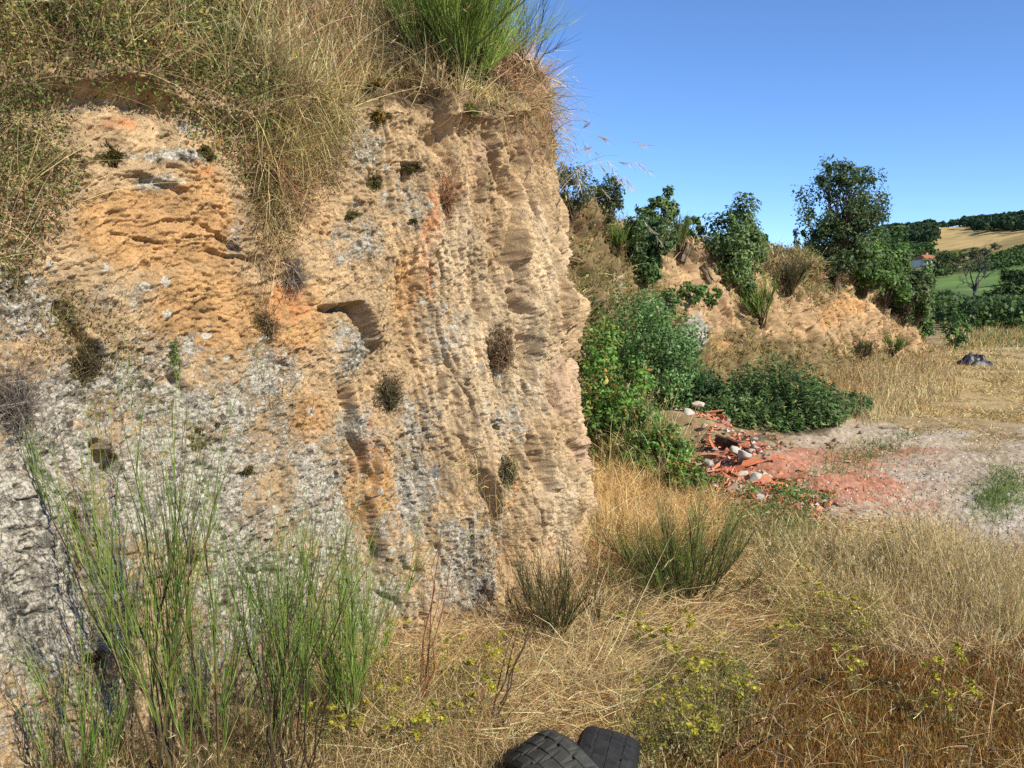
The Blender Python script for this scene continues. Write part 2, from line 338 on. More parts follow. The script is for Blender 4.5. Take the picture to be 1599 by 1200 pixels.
# ------------------------------------------------------------------ ground: one sheet out to the horizon
def build_ground():
    a0 = np.radians(np.concatenate([np.linspace(-180, -38, 40, endpoint=False), np.linspace(-38, 38, 760, endpoint=False), np.linspace(38, 180, 40, endpoint=False)]))
    r = np.concatenate([[0.4, 0.8, 1.3], np.geomspace(1.8, 45, 640), np.geomspace(48, 5000, 40)])
    RR, AA = np.meshgrid(r, a0, indexing='ij'); X = RR * np.sin(AA); Y = RR * np.cos(AA); Z = gz(X, Y)
    px, py, dep = proj(np.stack([X, Y, Z], -1)); front = (dep > 0.5) & (np.abs(AA) < 0.75)
    px = np.where(front, px, -999); py = np.where(front, py, 9999)
    wx = px + 22 * fbm(X * 2.2, Y * 2.2, 3, 1); wy = py + 10 * fbm(X * 2.2, Y * 2.2, 3, 2)
    n1 = fbm(X * 1.7, Y * 1.7, 4, 6); n2 = fbm(X * 9, Y * 9, 3, 7)
    col = np.array([0.30, 0.22, 0.115]) * np.ones(X.shape + (3,)); col *= (1 + 0.25 * n1)[..., None]
    def zone(c, m):
        nonlocal col; m = np.clip(m, 0, 1)[..., None]; col = col * (1 - m) + np.array(c) * m
    gravel = sstep(0.35, 0.6, blobs(wx, wy, [(1230, 750, 150, 55, 1), (1420, 735, 150, 62, 1), (1330, 690, 120, 35, 1), (1560, 800, 120, 62, 1), (1330, 790, 160, 26, 1), (1650, 720, 120, 60, 1)]) + 0.18 * n1)
    zone((0.38, 0.31, 0.225), gravel)
    red = sstep(0.30, 0.65, blobs(wx, wy, [(1200, 745, 75, 38, 1), (1330, 760, 110, 34, .85), (1290, 715, 130, 24, .8), (1420, 705, 90, 16, .6), (1130, 720, 60, 40, 1.0), (1420, 790, 90, 12, .55)]) + 0.28 * n2)
    zone((0.38, 0.165, 0.10), red * 0.92)
    grey = sstep(0.35, 0.7, blobs(wx, wy, [(1570, 800, 90, 60, 1), (1440, 745, 70, 12, .8), (1330, 605, 50, 8, .8), (1480, 680, 60, 10, .8)]) + 0.2 * n2)
    zone((0.37, 0.33, 0.26), grey)
    zone((0.20, 0.10, 0.032), sstep(0.22, 0.7, blobs(wx, wy, [(1400, 1110, 260, 100, 1), (1560, 1040, 130, 60, .9), (1180, 1170, 160, 60, .9)]) + 0.2 * n1))
    zone((0.42, 0.31, 0.15), 0.7 * sstep(0.3, 0.7, blobs(wx, wy, [(1480, 620, 220, 40, 1), (1300, 590, 160, 40, .9), (1560, 560, 140, 30, 1)]) + 0.2 * n1))
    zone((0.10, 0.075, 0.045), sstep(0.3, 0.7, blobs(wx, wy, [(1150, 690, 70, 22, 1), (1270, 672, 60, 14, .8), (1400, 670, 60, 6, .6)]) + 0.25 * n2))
    # gravel relief: small stones standing out of the yard
    f1, f2, cid = worley(X * 16, Y * 16, 1); stone = np.clip(1 - f1 / 0.5, 0, 1) * (cid > 0.45)
    f1b, _, cidb = worley(X * 34, Y * 34, 2); st2 = np.clip(1 - f1b / 0.5, 0, 1) * (cidb > 0.4)
    near = np.exp(-RR / 25)
    Z = Z + gravel * (0.022 * stone ** 0.6 + 0.010 * st2 ** 0.6) * near + (0.012 * fbm(X * 14, Y * 14, 3, 4)) * np.exp(-RR / 12)
    shade = 0.75 + 0.5 * cid; col = np.where((gravel * (stone > 0.25))[..., None] > 0.5, col * shade[..., None], col)
    col = np.clip(col, 0.01, 1)
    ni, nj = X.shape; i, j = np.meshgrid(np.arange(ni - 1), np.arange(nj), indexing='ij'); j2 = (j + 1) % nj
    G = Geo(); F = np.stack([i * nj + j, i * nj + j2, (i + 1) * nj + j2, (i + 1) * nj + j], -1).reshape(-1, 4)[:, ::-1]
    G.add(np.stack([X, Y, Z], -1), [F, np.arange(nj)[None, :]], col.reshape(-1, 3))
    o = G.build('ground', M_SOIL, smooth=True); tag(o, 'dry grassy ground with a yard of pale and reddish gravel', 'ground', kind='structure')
build_ground()

# ------------------------------------------------------------------ the near cliff
class Surf: pass
def finish_surf(S, P, name, mat, col, attrs, label):
    ni, nj, _ = P.shape; i, j = np.meshgrid(np.arange(ni - 1), np.arange(nj - 1), indexing='ij')
    F = np.stack([i * nj + j, i * nj + j + 1, (i + 1) * nj + j + 1, (i + 1) * nj + j], -1).reshape(-1, 4)
    G = Geo(); G.add(P, F, col.reshape(-1, 3)); S.obj = G.build(name, mat, smooth=True, attrs=attrs)
    tag(S.obj, label, 'rock face', kind='structure')
    du = np.gradient(P, axis=0); dv = np.gradient(P, axis=1); n = np.cross(du, dv); S.area = np.linalg.norm(n, axis=-1).ravel()
    n = norm(n); n = np.where((n * (CAM - P)).sum(-1, keepdims=True) < 0, -n, n) if False else n
    S.P = P.reshape(-1, 3); S.N = n.reshape(-1, 3); S.px, S.py, S.dep = [a.ravel() for a in proj(P)]
    return S
def pick(S, px, py, r=7.0):
    d2 = (S.px - px) ** 2 + (S.py - py) ** 2; d2 = np.where(S.dep > 0.3, d2, 1e9); k = np.where(d2 < r * r)[0]
    if len(k) == 0: return int(np.argmin(d2))
    return int(k[np.argmin(S.dep[k] * 20 + np.sqrt(d2[k]) * 0.3)])
def scatter(S, n, poly, wob=14.0):
    """n random surface vertices whose picture falls in a polygon with a ragged border, even by area"""
    m = (S.dep > 0.3) & inside(S.px + R.normal(0, wob, len(S.px)), S.py + R.normal(0, wob, len(S.px)), poly)
    k = np.where(m)[0]
    if len(k) == 0: return np.zeros(0, int)
    w = S.area[k] / np.maximum(S.dep[k], 1) ** 1.0; return R.choice(k, n, p=w / w.sum())

def build_cliff():
    S = Surf(); _, tot = resample(CLIFF, np.array([0.0]))
    s_pts = np.concatenate([[0], np.cumsum(np.linalg.norm(np.diff(CLIFF, axis=0), axis=1))])
    sA = np.interp(85, np.arange(len(s_pts)), s_pts); sB = np.interp(330, np.arange(len(s_pts)), s_pts)   # densely meshed part
    s_l = np.linspace(0, sA - 0.35, 60, endpoint=False); s_m = np.linspace(sA - 0.35, sB + 0.25, 960, endpoint=False); s_r = np.linspace(sB + 0.25, tot, 60)
    s = np.concatenate([s_l, s_m, s_r]); B, _ = resample(CLIFF, s)
    su = np.linspace(0, tot, 1200); Bu, _ = resample(CLIFF, su); T = np.gradient(Bu[:, :2], axis=0); T = norm(T); N = norm(smooth(np.stack([T[:, 1], -T[:, 0]], -1), 130))
    Nw = norm(smooth(N, 500)); Ns = np.stack([np.interp(s, su, N[:, k]) for k in (0, 1)], -1); Nws = np.stack([np.interp(s, su, Nw[:, k]) for k in (0, 1)], -1)
    zf = np.concatenate([np.linspace(-0.5, 0, 16, endpoint=False), np.linspace(0, 1, 660, endpoint=False)])            # face, as share of its height
    q = np.concatenate([np.linspace(0, 1.0, 200, endpoint=False), np.linspace(1.0, 2.2, 50, endpoint=False), np.geomspace(2.2, 14, 24)])   # metres back from the lip
    H = B[:, 2] + 0.05 * fbm(s * 2.3, s * 0 + 3.3, 3, 2)
    nz_, nq = len(zf), len(q); P = np.zeros((len(s), nz_ + nq, 3))
    z1 = zf[None] * H[:, None]; off = 0.11 * np.maximum(z1, 0) + 0.03 * np.maximum(z1 - 1.6, 0) ** 2
    P[:, :nz_, 0] = B[:, None, 0] - Ns[:, None, 0] * off; P[:, :nz_, 1] = B[:, None, 1] - Ns[:, None, 1] * off; P[:, :nz_, 2] = z1
    ol = 0.11 * H + 0.03 * np.maximum(H - 1.6, 0) ** 2; rise = np.where(q < 1.3, q * 0.95, 1.3 * 0.95 + (q - 1.3) * 0.22)
    bl = sstep(0, 1.2, q)[None, :, None]; D = norm(Ns[:, None] * (1 - bl) + Nws[:, None] * bl)
    P[:, nz_:, :2] = (B[:, :2] - Ns * ol[:, None])[:, None] - D * q[None, :, None]; P[:, nz_:, 2] = H[:, None] + rise[None]
    px, py, dep = proj(P); ok = dep > 0.6; px = np.where(ok, px, -5000); py = np.where(ok, py, 600)
    SS = np.repeat(s[:, None], nz_ + nq, 1); ZZ = np.concatenate([z1, H[:, None] + q[None] * 1.35], 1); top = np.concatenate([np.zeros_like(z1), np.repeat(q[None], len(s), 0)], 1)
    face = 1 - sstep(0.0, 0.15, top)
    wu = SS + 0.05 * fbm(SS * 3, ZZ * 3, 3, 4); wz = ZZ + 0.05 * fbm(SS * 3, ZZ * 3, 3, 5)
    pxw = px + 5 * fbm(SS * 4, ZZ * 4, 2, 1) + 2.0 * fbm(SS * 14, ZZ * 14, 2, 3); pyw = py + 9 * fbm(SS * 6, ZZ * 6, 3, 2)
    right = sstep(470, 640, px + 60 * fbm(SS * 2, ZZ * 2, 2, 3)); left = 1 - right
    h = 0.075 * fbm(SS * 1.5, ZZ * 1.1, 3, 0)
    # upper left: thin inclined foliation with stepped edges
    qf = wz - 0.16 * (wu - 3.0); fol = fbm(wu * 2.2, qf * 17, 4, 1, 0.55); fol2 = fbm(wu * 7, qf * 60, 3, 3, 0.6)
    stair = qf * 9 + 0.8 * fbm(wu * 2.5, qf * 4, 3, 6); fr = stair - np.floor(stair); saw = fr ** 2.2
    fz = left * sstep(760, 480, pyw) * (0.35 + 0.65 * blobs(px, py, [(270, 370, 190, 130, 1)]))
    h += fz * (0.014 * fol + 0.009 * fol2 + 0.012 * (saw - 0.4) * sstep(-0.4, 0.5, fbm(wu * 3, qf * 5, 2, 7)))
    # right: upright ribs and flutes, leaning a little
    uf = SS + 0.035 * fbm(SS * 1.3, ZZ * 0.5, 2, 4) + 0.10 * ZZ + 0.004 * fbm(SS * 9, ZZ * 4, 2, 1); rb = ridged(uf * 2.6, wz * 0.45, 3, 2, 0.5) - 0.8; rb2 = ridged(uf * 8.5, wz * 1.0, 3, 5, 0.55) - 0.8; rb3 = fbm(uf * 30, wz * 5, 3, 6, 0.6)
    h += right * (0.062 * rb + 0.022 * rb2 + 0.010 * rb3)
    low = left * sstep(480, 700, pyw); uf2 = SS + 0.04 * fbm(SS * 1.3, ZZ * 0.6, 2, 6) + 0.14 * ZZ
    h += low * (0.03 * (ridged(uf2 * 4, wz * 1.2, 3, 4) - 0.8) + 0.014 * fbm(uf2 * 22, wz * 9, 3, 2))
    jt = perlin(uf * 4.5 + 0.5 * fbm(SS * 2, ZZ * 2, 2, 3), wz * 0.55, 4); jt2 = perlin(uf * 11 + 0.5 * fbm(SS * 3, ZZ * 3, 2, 4), wz * 1.1, 6)
    grv = (0.35 + 0.65 * right) * (0.065 * np.exp(-(jt / 0.05) ** 2) * sstep(-.2, .3, fbm(SS * 1.3, ZZ * 1.3, 2, 1)) + 0.016 * np.exp(-(jt2 / 0.06) ** 2)); h -= grv * sstep(0.1, 0.5, right + 0.6 * low)
    # broken blocks and chips
    f1, f2, cid = worley((wu + 0.12 * wz) * 8 + 0.2 * fbm(SS * 20, ZZ * 20, 2, 1), wz * (6 - 4.3 * right), 0); h += (0.026 - 0.008 * right) * (cid - 0.5) * sstep(0.0, 0.12, f2 - f1) * (0.35 + 0.65 * sstep(-0.1, 0.4, fbm(SS * 2.2, ZZ * 2.2, 2, 5)))
    h -= 0.012 * sstep(0.10, 0.0, f2 - f1) * sstep(0.0, 0.5, fbm(SS * 2.7, ZZ * 2.7, 2, 1))
    f1, f2, cid = worley((wu + 0.1 * wz * right) * (21 + 5 * right) + 0.3 * fbm(SS * 40, ZZ * 40, 2, 2), wz * (19 - 10 * right), 1); h += 0.016 * (cid - 0.5) * sstep(0.0, 0.15, f2 - f1) - 0.016 * np.exp(-(f1 / 0.22) ** 2) * (cid > 0.72)
    f1, f2, cid2 = worley(wu * 48, wz * 44, 2); h += 0.008 * (cid2 - 0.4) + 0.006 * (0.5 - f1)
    f1, f2, cid3 = worley(wu * 11 + .2 * fbm(SS * 20, ZZ * 20, 2, 3), wz * 9, 3); h += blobs(px, py, [(590, 300, 90, 130, 1), (290, 240, 110, 50, .7), (100, 900, 160, 250, .6), (560, 540, 60, 80, .6)]) * 0.045 * (cid3 - .45) * sstep(0, .2, f2 - f1)
    h += 0.0105 * fbm(SS * 38, ZZ * 36, 4, 3, 0.65)
    # clefts, overhangs and holes, traced on the face
    for pts, w, dp in [([(752, 188), (762, 235), (778, 272), (792, 305)], 7, .10), ([(790, 180), (800, 232), (806, 290), (800, 350), (792, 405)], 6, .12),
                       ([(742, 275), (748, 318)], 7, .07), ([(866, 452), (872, 505), (890, 560), (902, 600), (915, 650)], 7, .11), ([(868, 372), (872, 420)], 4, .05),
                       ([(803, 455), (806, 492)], 5, .06), ([(818, 530), (827, 556)], 5, .06), ([(505, 483), (538, 482), (556, 500), (566, 530)], 8, .14),
                       ([(540, 610), (548, 668), (566, 712), (572, 740)], 4, .06), ([(668, 372), (660, 415), (648, 442)], 6, .05), ([(606, 405), (598, 455)], 3.5, .05),
                       ([(832, 688), (838, 720), (848, 765)], 6, .08), ([(728, 690), (738, 742), (760, 812), (776, 850)], 6, .06), ([(884, 700), (908, 745)], 4, .06),
                       ([(745, 735), (752, 790), (765, 850)], 4, .05), ([(300, 352), (352, 372), (392, 404)], 4, .035), ([(318, 392), (395, 408)], 4.5, .05), ([(180, 362), (250, 378)], 3, .03),
                       ([(205, 270), (275, 296)], 4, .03), ([(255, 258), (296, 268)], 3, .025), ([(160, 700), (178, 735)], 7, .08), ([(98, 480), (120, 520), (160, 560)], 7, .06),
                       ([(268, 570), (284, 610), (290, 640)], 4, .05), ([(110, 780), (125, 850), (140, 930), (160, 1040)], 8, .09), ([(700, 560), (694, 640), (706, 720)], 4, .04),
                       ([(640, 760), (650, 860), (648, 960)], 5, .05), ([(590, 700), (580, 780), (600, 880)], 4, .05), ([(855, 600), (880, 700), (900, 800)], 5, .05), ([(935, 740), (938, 800)], 5, .08)]:
        d = poly_dist(pxw, pyw, pts); h -= 0.68 * dp * np.exp(-(d / w) ** 2) * face
        d2 = poly_dist(pxw - 2.0 * w, pyw + 0.8 * w, pts); h += 0.5 * dp * np.exp(-(d2 / (1.1 * w)) ** 2) * face
    for cx, cy, r_, dp in [(906, 658, 9, .12), (586, 290, 15, .05), (547, 334, 13, .03), (400, 480, 16, .03), (30, 620, 40, .03), (175, 720, 14, .05), (775, 668, 8, .05), (735, 492, 4, .03), (728, 540, 4, .02), (640, 690, 8, .03)]:
        h -= dp * np.exp(-(((pxw - cx) ** 2 + (pyw - cy) ** 2) / (r_ * r_)) ** 1.5)
    h += 0.025 * np.exp(-(poly_dist(pxw, pyw, [(232, 232), (300, 262)]) / 14) ** 2) + 0.025 * np.exp(-(poly_dist(pxw, pyw, [(205, 262), (272, 284)]) / 9) ** 2)
    h += 0.06 * np.exp(-(((pxw - 535) / 28) ** 2 + ((pyw - 545) / 40) ** 2)) + 0.07 * np.exp(-(poly_dist(pxw, pyw, [(885, 470), (905, 560), (918, 610)]) / 13) ** 2)
    # the lip: turf overhanging a hollow
    dl = np.where(top > 0, top, ZZ - H[:, None]); lipn = (0.6 + 0.6 * perlin(SS * 2.1, SS * 0, 3)) * (1 + 0.9 * blobs(px, py, [(160, 125, 150, 90, 1)]))
    h += lipn * 0.09 * np.exp(-((dl - 0.10) / 0.12) ** 2) - lipn * 0.07 * np.exp(-((dl + 0.07) / 0.06) ** 2)
    h = h * np.where(top > 0, 1 - 0.5 * sstep(0, 0.3, top), 1) + (1 - face) * 0.11 * fbm(SS * 5, ZZ * 5, 4, 6)
    NN = np.concatenate([Ns[:, :, None].transpose(0, 2, 1).repeat(nz_, 1), D], 1); NN3 = np.concatenate([NN, np.zeros(NN.shape[:2] + (1,))], -1)
    NN3[..., 2] = np.where(top > 0, 0.9 * sstep(0, 0.3, top), 0.1); NN3 = norm(NN3); P = P + NN3 * h[..., None]
    # colours of the rock itself
    n1 = fbm(SS * 3, ZZ * 3, 4, 2); n2 = fbm(SS * 14, ZZ * 11, 4, 5)
    col = np.array([0.395, 0.28, 0.158]) * np.ones(P.shape)
    def zone(c, m):
        nonlocal col; m = np.clip(m, 0, 1)[..., None]; col = col * (1 - m) + np.array(c) * m
    zone((0.40, 0.235, 0.10), 0.9 * sstep(0.25, 0.7, blobs(px, py, [(260, 350, 180, 80, 1), (330, 490, 150, 80, 1), (430, 500, 70, 60, 1), (470, 650, 60, 60, .8), (580, 760, 45, 90, .9), (640, 470, 40, 80, .6), (60, 860, 60, 30, .6)]) + 0.35 * n1))
    zone((0.40, 0.17, 0.07), 0.7 * sstep(0.35, 0.8, blobs(px, py, [(672, 370, 20, 90, 1), (700, 300, 18, 40, .8), (450, 475, 40, 40, .9), (440, 555, 45, 25, .8), (190, 190, 40, 15, .8), (310, 268, 40, 10, .7), (575, 690, 20, 60, .8), (800, 760, 12, 90, .6), (870, 860, 20, 60, .5)]) + 0.4 * n2))
    zone((0.43, 0.335, 0.215), 0.8 * sstep(0.3, 0.8, blobs(px, py, [(780, 560, 110, 200, 1), (720, 380, 70, 90, .8), (840, 420, 50, 130, .8), (860, 780, 60, 100, .8)]) + 0.3 * n1))
    zone((0.36, 0.235, 0.185), 0.4 * sstep(0.3, 0.7, blobs(px, py, [(905, 690, 22, 55, 1), (875, 600, 22, 70, .9), (745, 230, 14, 40, .8)]) + 0.3 * n2))
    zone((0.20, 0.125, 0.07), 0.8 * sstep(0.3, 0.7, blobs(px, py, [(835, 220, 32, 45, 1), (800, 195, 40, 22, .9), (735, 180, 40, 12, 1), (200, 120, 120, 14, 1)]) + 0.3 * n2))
    zone((0.12, 0.12, 0.125), 0.85 * sstep(0.4, 0.7, blobs(px, py, [(742, 915, 16, 42, 1), (775, 985, 22, 30, .9), (690, 740, 14, 22, .7)]) + 0.4 * n2))
    col *= 1.22 * (1 + 0.16 * n1 + 0.22 * n2)[..., None] * (0.82 + 0.36 * cid)[..., None]
    soil = sstep(0.0, 0.12, top)[..., None]; col = col * (1 - soil) + np.array([0.13, 0.088, 0.045]) * (1 + 0.4 * n2)[..., None] * soil
    lich = blobs(px, py, [(60, 900, 190, 330, 1), (280, 760, 170, 150, 1), (420, 590, 60, 60, .95), (400, 700, 100, 60, .95), (500, 790, 110, 130, .85), (660, 740, 55, 140, .85), (720, 900, 70, 140, .75), (400, 900, 170, 200, .95), (40, 480, 90, 70, .95), (250, 560, 120, 60, .75), (330, 640, 160, 60, .95), (150, 600, 140, 70, 1.0), (560, 680, 60, 60, .7), (790, 640, 60, 90, .5), (760, 900, 40, 100, .7), (190, 470, 90, 50, .65), (90, 680, 140, 140, .95), (560, 240, 45, 50, .8), (640, 310, 45, 60, .75), (560, 385, 60, 60, .65), (545, 545, 32, 60, .95), (270, 245, 70, 14, 1), (240, 285, 50, 14, .9), (310, 195, 40, 20, .9), (370, 370, 16, 50, .8), (700, 500, 50, 90, .55), (835, 610, 30, 50, .4), (570, 900, 110, 160, .7), (790, 780, 25, 120, .6), (150, 160, 60, 15, .5)])
    lich = np.clip(lich * (0.95 + 0.35 * n1) - 0.05, 0, 1.1) * face; rg = np.where(px < -100, 0.6, 1); lich = np.maximum(lich, sstep(20, -120, px + 60 * n1) * np.clip(0.62 + 0.5 * n1, 0, 1) * face)
    moss = blobs(px, py, [(140, 570, 45, 40, .95), (30, 440, 50, 60, .7), (380, 740, 40, 14, .6), (260, 630, 60, 20, .6), (315, 690, 40, 25, .7), (588, 285, 18, 20, 1), (545, 336, 16, 12, 1), (640, 265, 20, 14, .8), (590, 185, 30, 12, .9), (735, 172, 30, 12, 1), (410, 500, 22, 30, .8), (170, 245, 50, 12, .8), (325, 240, 22, 18, .9), (110, 500, 30, 90, .7), (120, 850, 30, 120, .7), (310, 870, 50, 30, .6), (60, 1000, 60, 100, .5), (480, 660, 30, 16, .6)]) * face  # tall lower-left blobs are painted broom shadow; the rest is moss
    return finish_surf(S, P, 'cliff', M_ROCK, np.clip(col, 0.01, 1), {'lichen': lich, 'moss': np.clip(moss, 0, 1)}, 'tall ochre rock cliff with grey lichen and upright ribs')
SC = build_cliff()

# ------------------------------------------------------------------ the far embankment
def build_bank():
    S = Surf(); _, tot = resample(BANK, np.array([0.0])); s = np.linspace(0, tot, 900); B, _ = resample(BANK, s)
    T = norm(np.gradient(B[:, :2], axis=0)); N = norm(smooth(np.stack([T[:, 1], -T[:, 0]], -1), 90)); Nw = norm(smooth(N, 420))
    zf = np.concatenate([np.linspace(-0.15, 0, 6, endpoint=False), np.linspace(0, 1, 230, endpoint=False)]); q = np.concatenate([np.linspace(0, 1.5, 60, endpoint=False), np.geomspace(1.5, 16, 20)])
    H = B[:, 2] + 0.10 * np.minimum(1, B[:, 2]) * fbm(s * 0.6, s * 0 + 1.7, 3, 4); nz_, nq = len(zf), len(q); P = np.zeros((len(s), nz_ + nq, 3))
    z1 = zf[None] * H[:, None]; steep = 0.62 + 0.25 * fbm(s * 0.35, s * 0 + 9.1, 2, 1)[:, None]
    off = H[:, None] * (0.75 * np.clip(zf, 0, 1)[None] ** 0.75 * steep)
    P[:, :nz_, :2] = B[:, None, :2] - N[:, None] * off[..., None]; P[:, :nz_, 2] = z1
    bl = sstep(0, 1.5, q)[None, :, None]; D = norm(N[:, None] * (1 - bl) + Nw[:, None] * bl)
    P[:, nz_:, :2] = (B[:, :2] - N * off[:, -1:])[:, None] - D * q[None, :, None]
    slope = np.interp(s, [0, 4, 8, 12, tot], [0.35, 0.3, 0.12, 0.05, 0.0])[:, None]
    P[:, nz_:, 2] = H[:, None] + slope * np.minimum(q, 3)[None] - 0.02 * np.maximum(q - 3, 0)[None]
    px, py, dep = proj(P); SS = np.repeat(s[:, None], nz_ + nq, 1); ZZ = np.concatenate([z1, H[:, None] + np.repeat(q[None], len(s), 0)], 1)
    face = np.concatenate([np.ones_like(z1), np.repeat(1 - sstep(0, 0.4, q)[None], len(s), 0)], 1); amp = np.minimum(1, H / 1.2)[:, None]
    wu = SS + 0.15 * fbm(SS * 1.5, ZZ * 1.5, 3, 2)
    h = 0.22 * fbm(SS * 0.5, ZZ * 0.5, 3, 1) + face * (0.11 * (ridged(wu * 0.9, ZZ * 0.2, 3, 3) - 0.8) + 0.085 * (ridged(wu * 2.6, ZZ * 0.3, 3, 6) - 0.8) - 0.20 * np.exp(-(perlin(wu * 2.0, ZZ * 0.25, 5) / .05) ** 2) * sstep(0.05, .5, ZZ)) + 0.05 * fbm(SS * 4, ZZ * 4, 4, 5) + 0.035 * fbm(SS * 12, ZZ * 15, 3, 2)
    for pts, w, dp in [([(1335, 462), (1350, 490), (1362, 515)], 5, .3), ([(1365, 470), (1385, 500)], 6, .3), ([(1290, 470), (1296, 505)], 4, .2), ([(1255, 520), (1262, 545)], 4, .15), ([(1440, 515), (1455, 545)], 5, .25), ([(1105, 405), (1110, 440)], 5, .2)]:
        h -= dp * np.exp(-(poly_dist(px, py, pts) / w) ** 2)
    zt = np.concatenate([np.repeat(zf[None], len(s), 0), np.ones((len(s), nq))], 1); h -= 0.12 * np.exp(-((zt - 0.88) / 0.05) ** 2) * face * (0.6 + 0.5 * perlin(SS * 0.8, SS * 0, 2))
    NN = np.concatenate([np.repeat(N[:, None], nz_, 1), D], 1); NN3 = norm(np.concatenate([NN, np.where(np.concatenate([np.zeros_like(z1), np.ones((len(s), nq))], 1) > 0, 1.2, 0.35)[..., None]], -1)); P = P + NN3 * (h * amp)[..., None]
    n1 = fbm(SS * 1.1, ZZ * 1.1, 4, 3); n2 = fbm(SS * 6, ZZ * 5, 4, 6); col = np.array([0.17, 0.125, 0.06]) * np.ones(P.shape)
    def zone(c, m):
        nonlocal col; m = np.clip(m, 0, 1)[..., None]; col = col * (1 - m) + np.array(c) * m
    zone((0.36, 0.24, 0.13), sstep(0.25, 0.6, blobs(px, py, [(1080, 420, 55, 50, 1), (1110, 490, 50, 40, .9), (1180, 460, 60, 45, .9), (1240, 505, 60, 40, 1), (1310, 500, 80, 45, 1), (1400, 530, 70, 30, 1), (1380, 515, 70, 35, 1), (1060, 470, 40, 30, .5)]) + 0.3 * n2))
    zone((0.42, 0.235, 0.10), 0.7 * sstep(0.35, 0.7, blobs(px, py, [(1320, 480, 40, 20, 1), (1290, 500, 30, 20, .8), (1120, 540, 30, 16, .7)]) + 0.3 * n2))
    zone((0.36, 0.34, 0.31), 0.8 * sstep(0.35, 0.6, blobs(px, py, [(1075, 530, 22, 36, 1), (1020, 480, 40, 20, .6), (950, 470, 30, 30, .5)]) + 0.3 * n2))
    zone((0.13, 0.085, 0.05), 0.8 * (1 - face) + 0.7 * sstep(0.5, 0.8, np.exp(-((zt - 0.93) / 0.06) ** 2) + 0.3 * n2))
    col *= (1 + 0.2 * n1 + 0.25 * n2)[..., None]
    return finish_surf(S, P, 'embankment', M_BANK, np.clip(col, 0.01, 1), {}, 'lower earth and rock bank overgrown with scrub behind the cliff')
SB = build_bank()
# ------------------------------------------------------------------ hills with fields beyond the yard
def build_hills():
    S = Surf(); pxs = np.concatenate([np.linspace(1100, 1370, 40, endpoint=False), np.linspace(1370, 1610, 170, endpoint=False), np.linspace(1610, 2900, 120)])
    ys = np.geomspace(46, 1000, 300); ky = np.log([46, 70, 120, 200, 350, 550, 750, 900, 1000])
    kp = [1100, 1380, 1460, 1530, 1599, 2000, 2900]
    rows = np.array([[500, 492, 484, 476, 466, 452, 436, 422, 420], [500, 491, 476, 460, 432, 410, 390, 369, 368], [500, 490, 472, 446, 412, 392, 373, 359, 358], [500, 489, 470, 436, 397, 380, 362, 354, 353],
                     [500, 488, 466, 424, 380, 370, 352, 347, 346], [500, 486, 455, 400, 350, 325, 305, 300, 299], [500, 484, 448, 390, 330, 290, 270, 262, 262]], float)
    R2 = np.stack([np.interp(np.log(ys), ky, r) for r in rows], 0)
    Y = np.stack([np.interp(pxs, kp, R2[:, k]) for k in range(len(ys))], 1)
    PX = np.repeat(pxs[:, None], len(ys), 1); d = ray(PX, Y); P = CAM + d * (ys[None] / d[..., 1])[..., None]
    P[..., 2] += 0.003 * P[..., 1] * fbm(P[..., 0] / 60, P[..., 1] / 60, 3, 2) * sstep(60, 160, P[..., 1])
    P[:, 0, 2] = -0.4
    back = P[:, -1:].copy(); back[..., :2] *= 1.5; back[..., 2] = -2; P = np.concatenate([P, back], 1)
    px, py, _ = proj(P); n1 = fbm(P[..., 0] / 25, P[..., 1] / 25, 4, 3); wx = px + 3 * n1; wy = py + 1.5 * n1
    col = np.array([0.14, 0.15, 0.05]) * np.ones(P.shape)
    def fld(c, pts):
        m = inside(wx, wy, pts); col[m] = c
    fld((0.09, 0.125, 0.045), [(1380, 375), (1465, 375), (1460, 398), (1380, 410)])
    fld((0.46, 0.335, 0.15), [(1455, 340), (1510, 335), (1520, 362), (1620, 362), (1620, 366), (1545, 383), (1500, 390), (1458, 392)])
    fld((0.33, 0.25, 0.11), [(1500, 395), (1620, 358), (1620, 382), (1560, 392), (1500, 408)])
    fld((0.13, 0.15, 0.05), [(1440, 440), (1480, 424), (1520, 408), (1620, 376), (1700, 372), (1700, 406), (1510, 430)])
    fld((0.15, 0.23, 0.075), [(1380, 470), (1440, 440), (1500, 428), (1700, 398), (1700, 445), (1500, 470)])
    fld((0.36, 0.27, 0.13), [(1400, 418), (1445, 398), (1475, 400), (1462, 420), (1410, 430)])
    fld((0.40, 0.33, 0.20), [(1470, 428), (1500, 412), (1504, 414), (1478, 432)])
    fld((0.11, 0.16, 0.065), [(1440, 452), (1540, 455), (1540, 475), (1440, 475)])
    col *= (1 + 0.15 * n1)[..., None]
    finish_surf(S, P, 'hills', M_HILL, np.clip(col, .01, 1), {}, 'distant hillside with a straw field, green fields and vineyards'); return S
SH = build_hills()

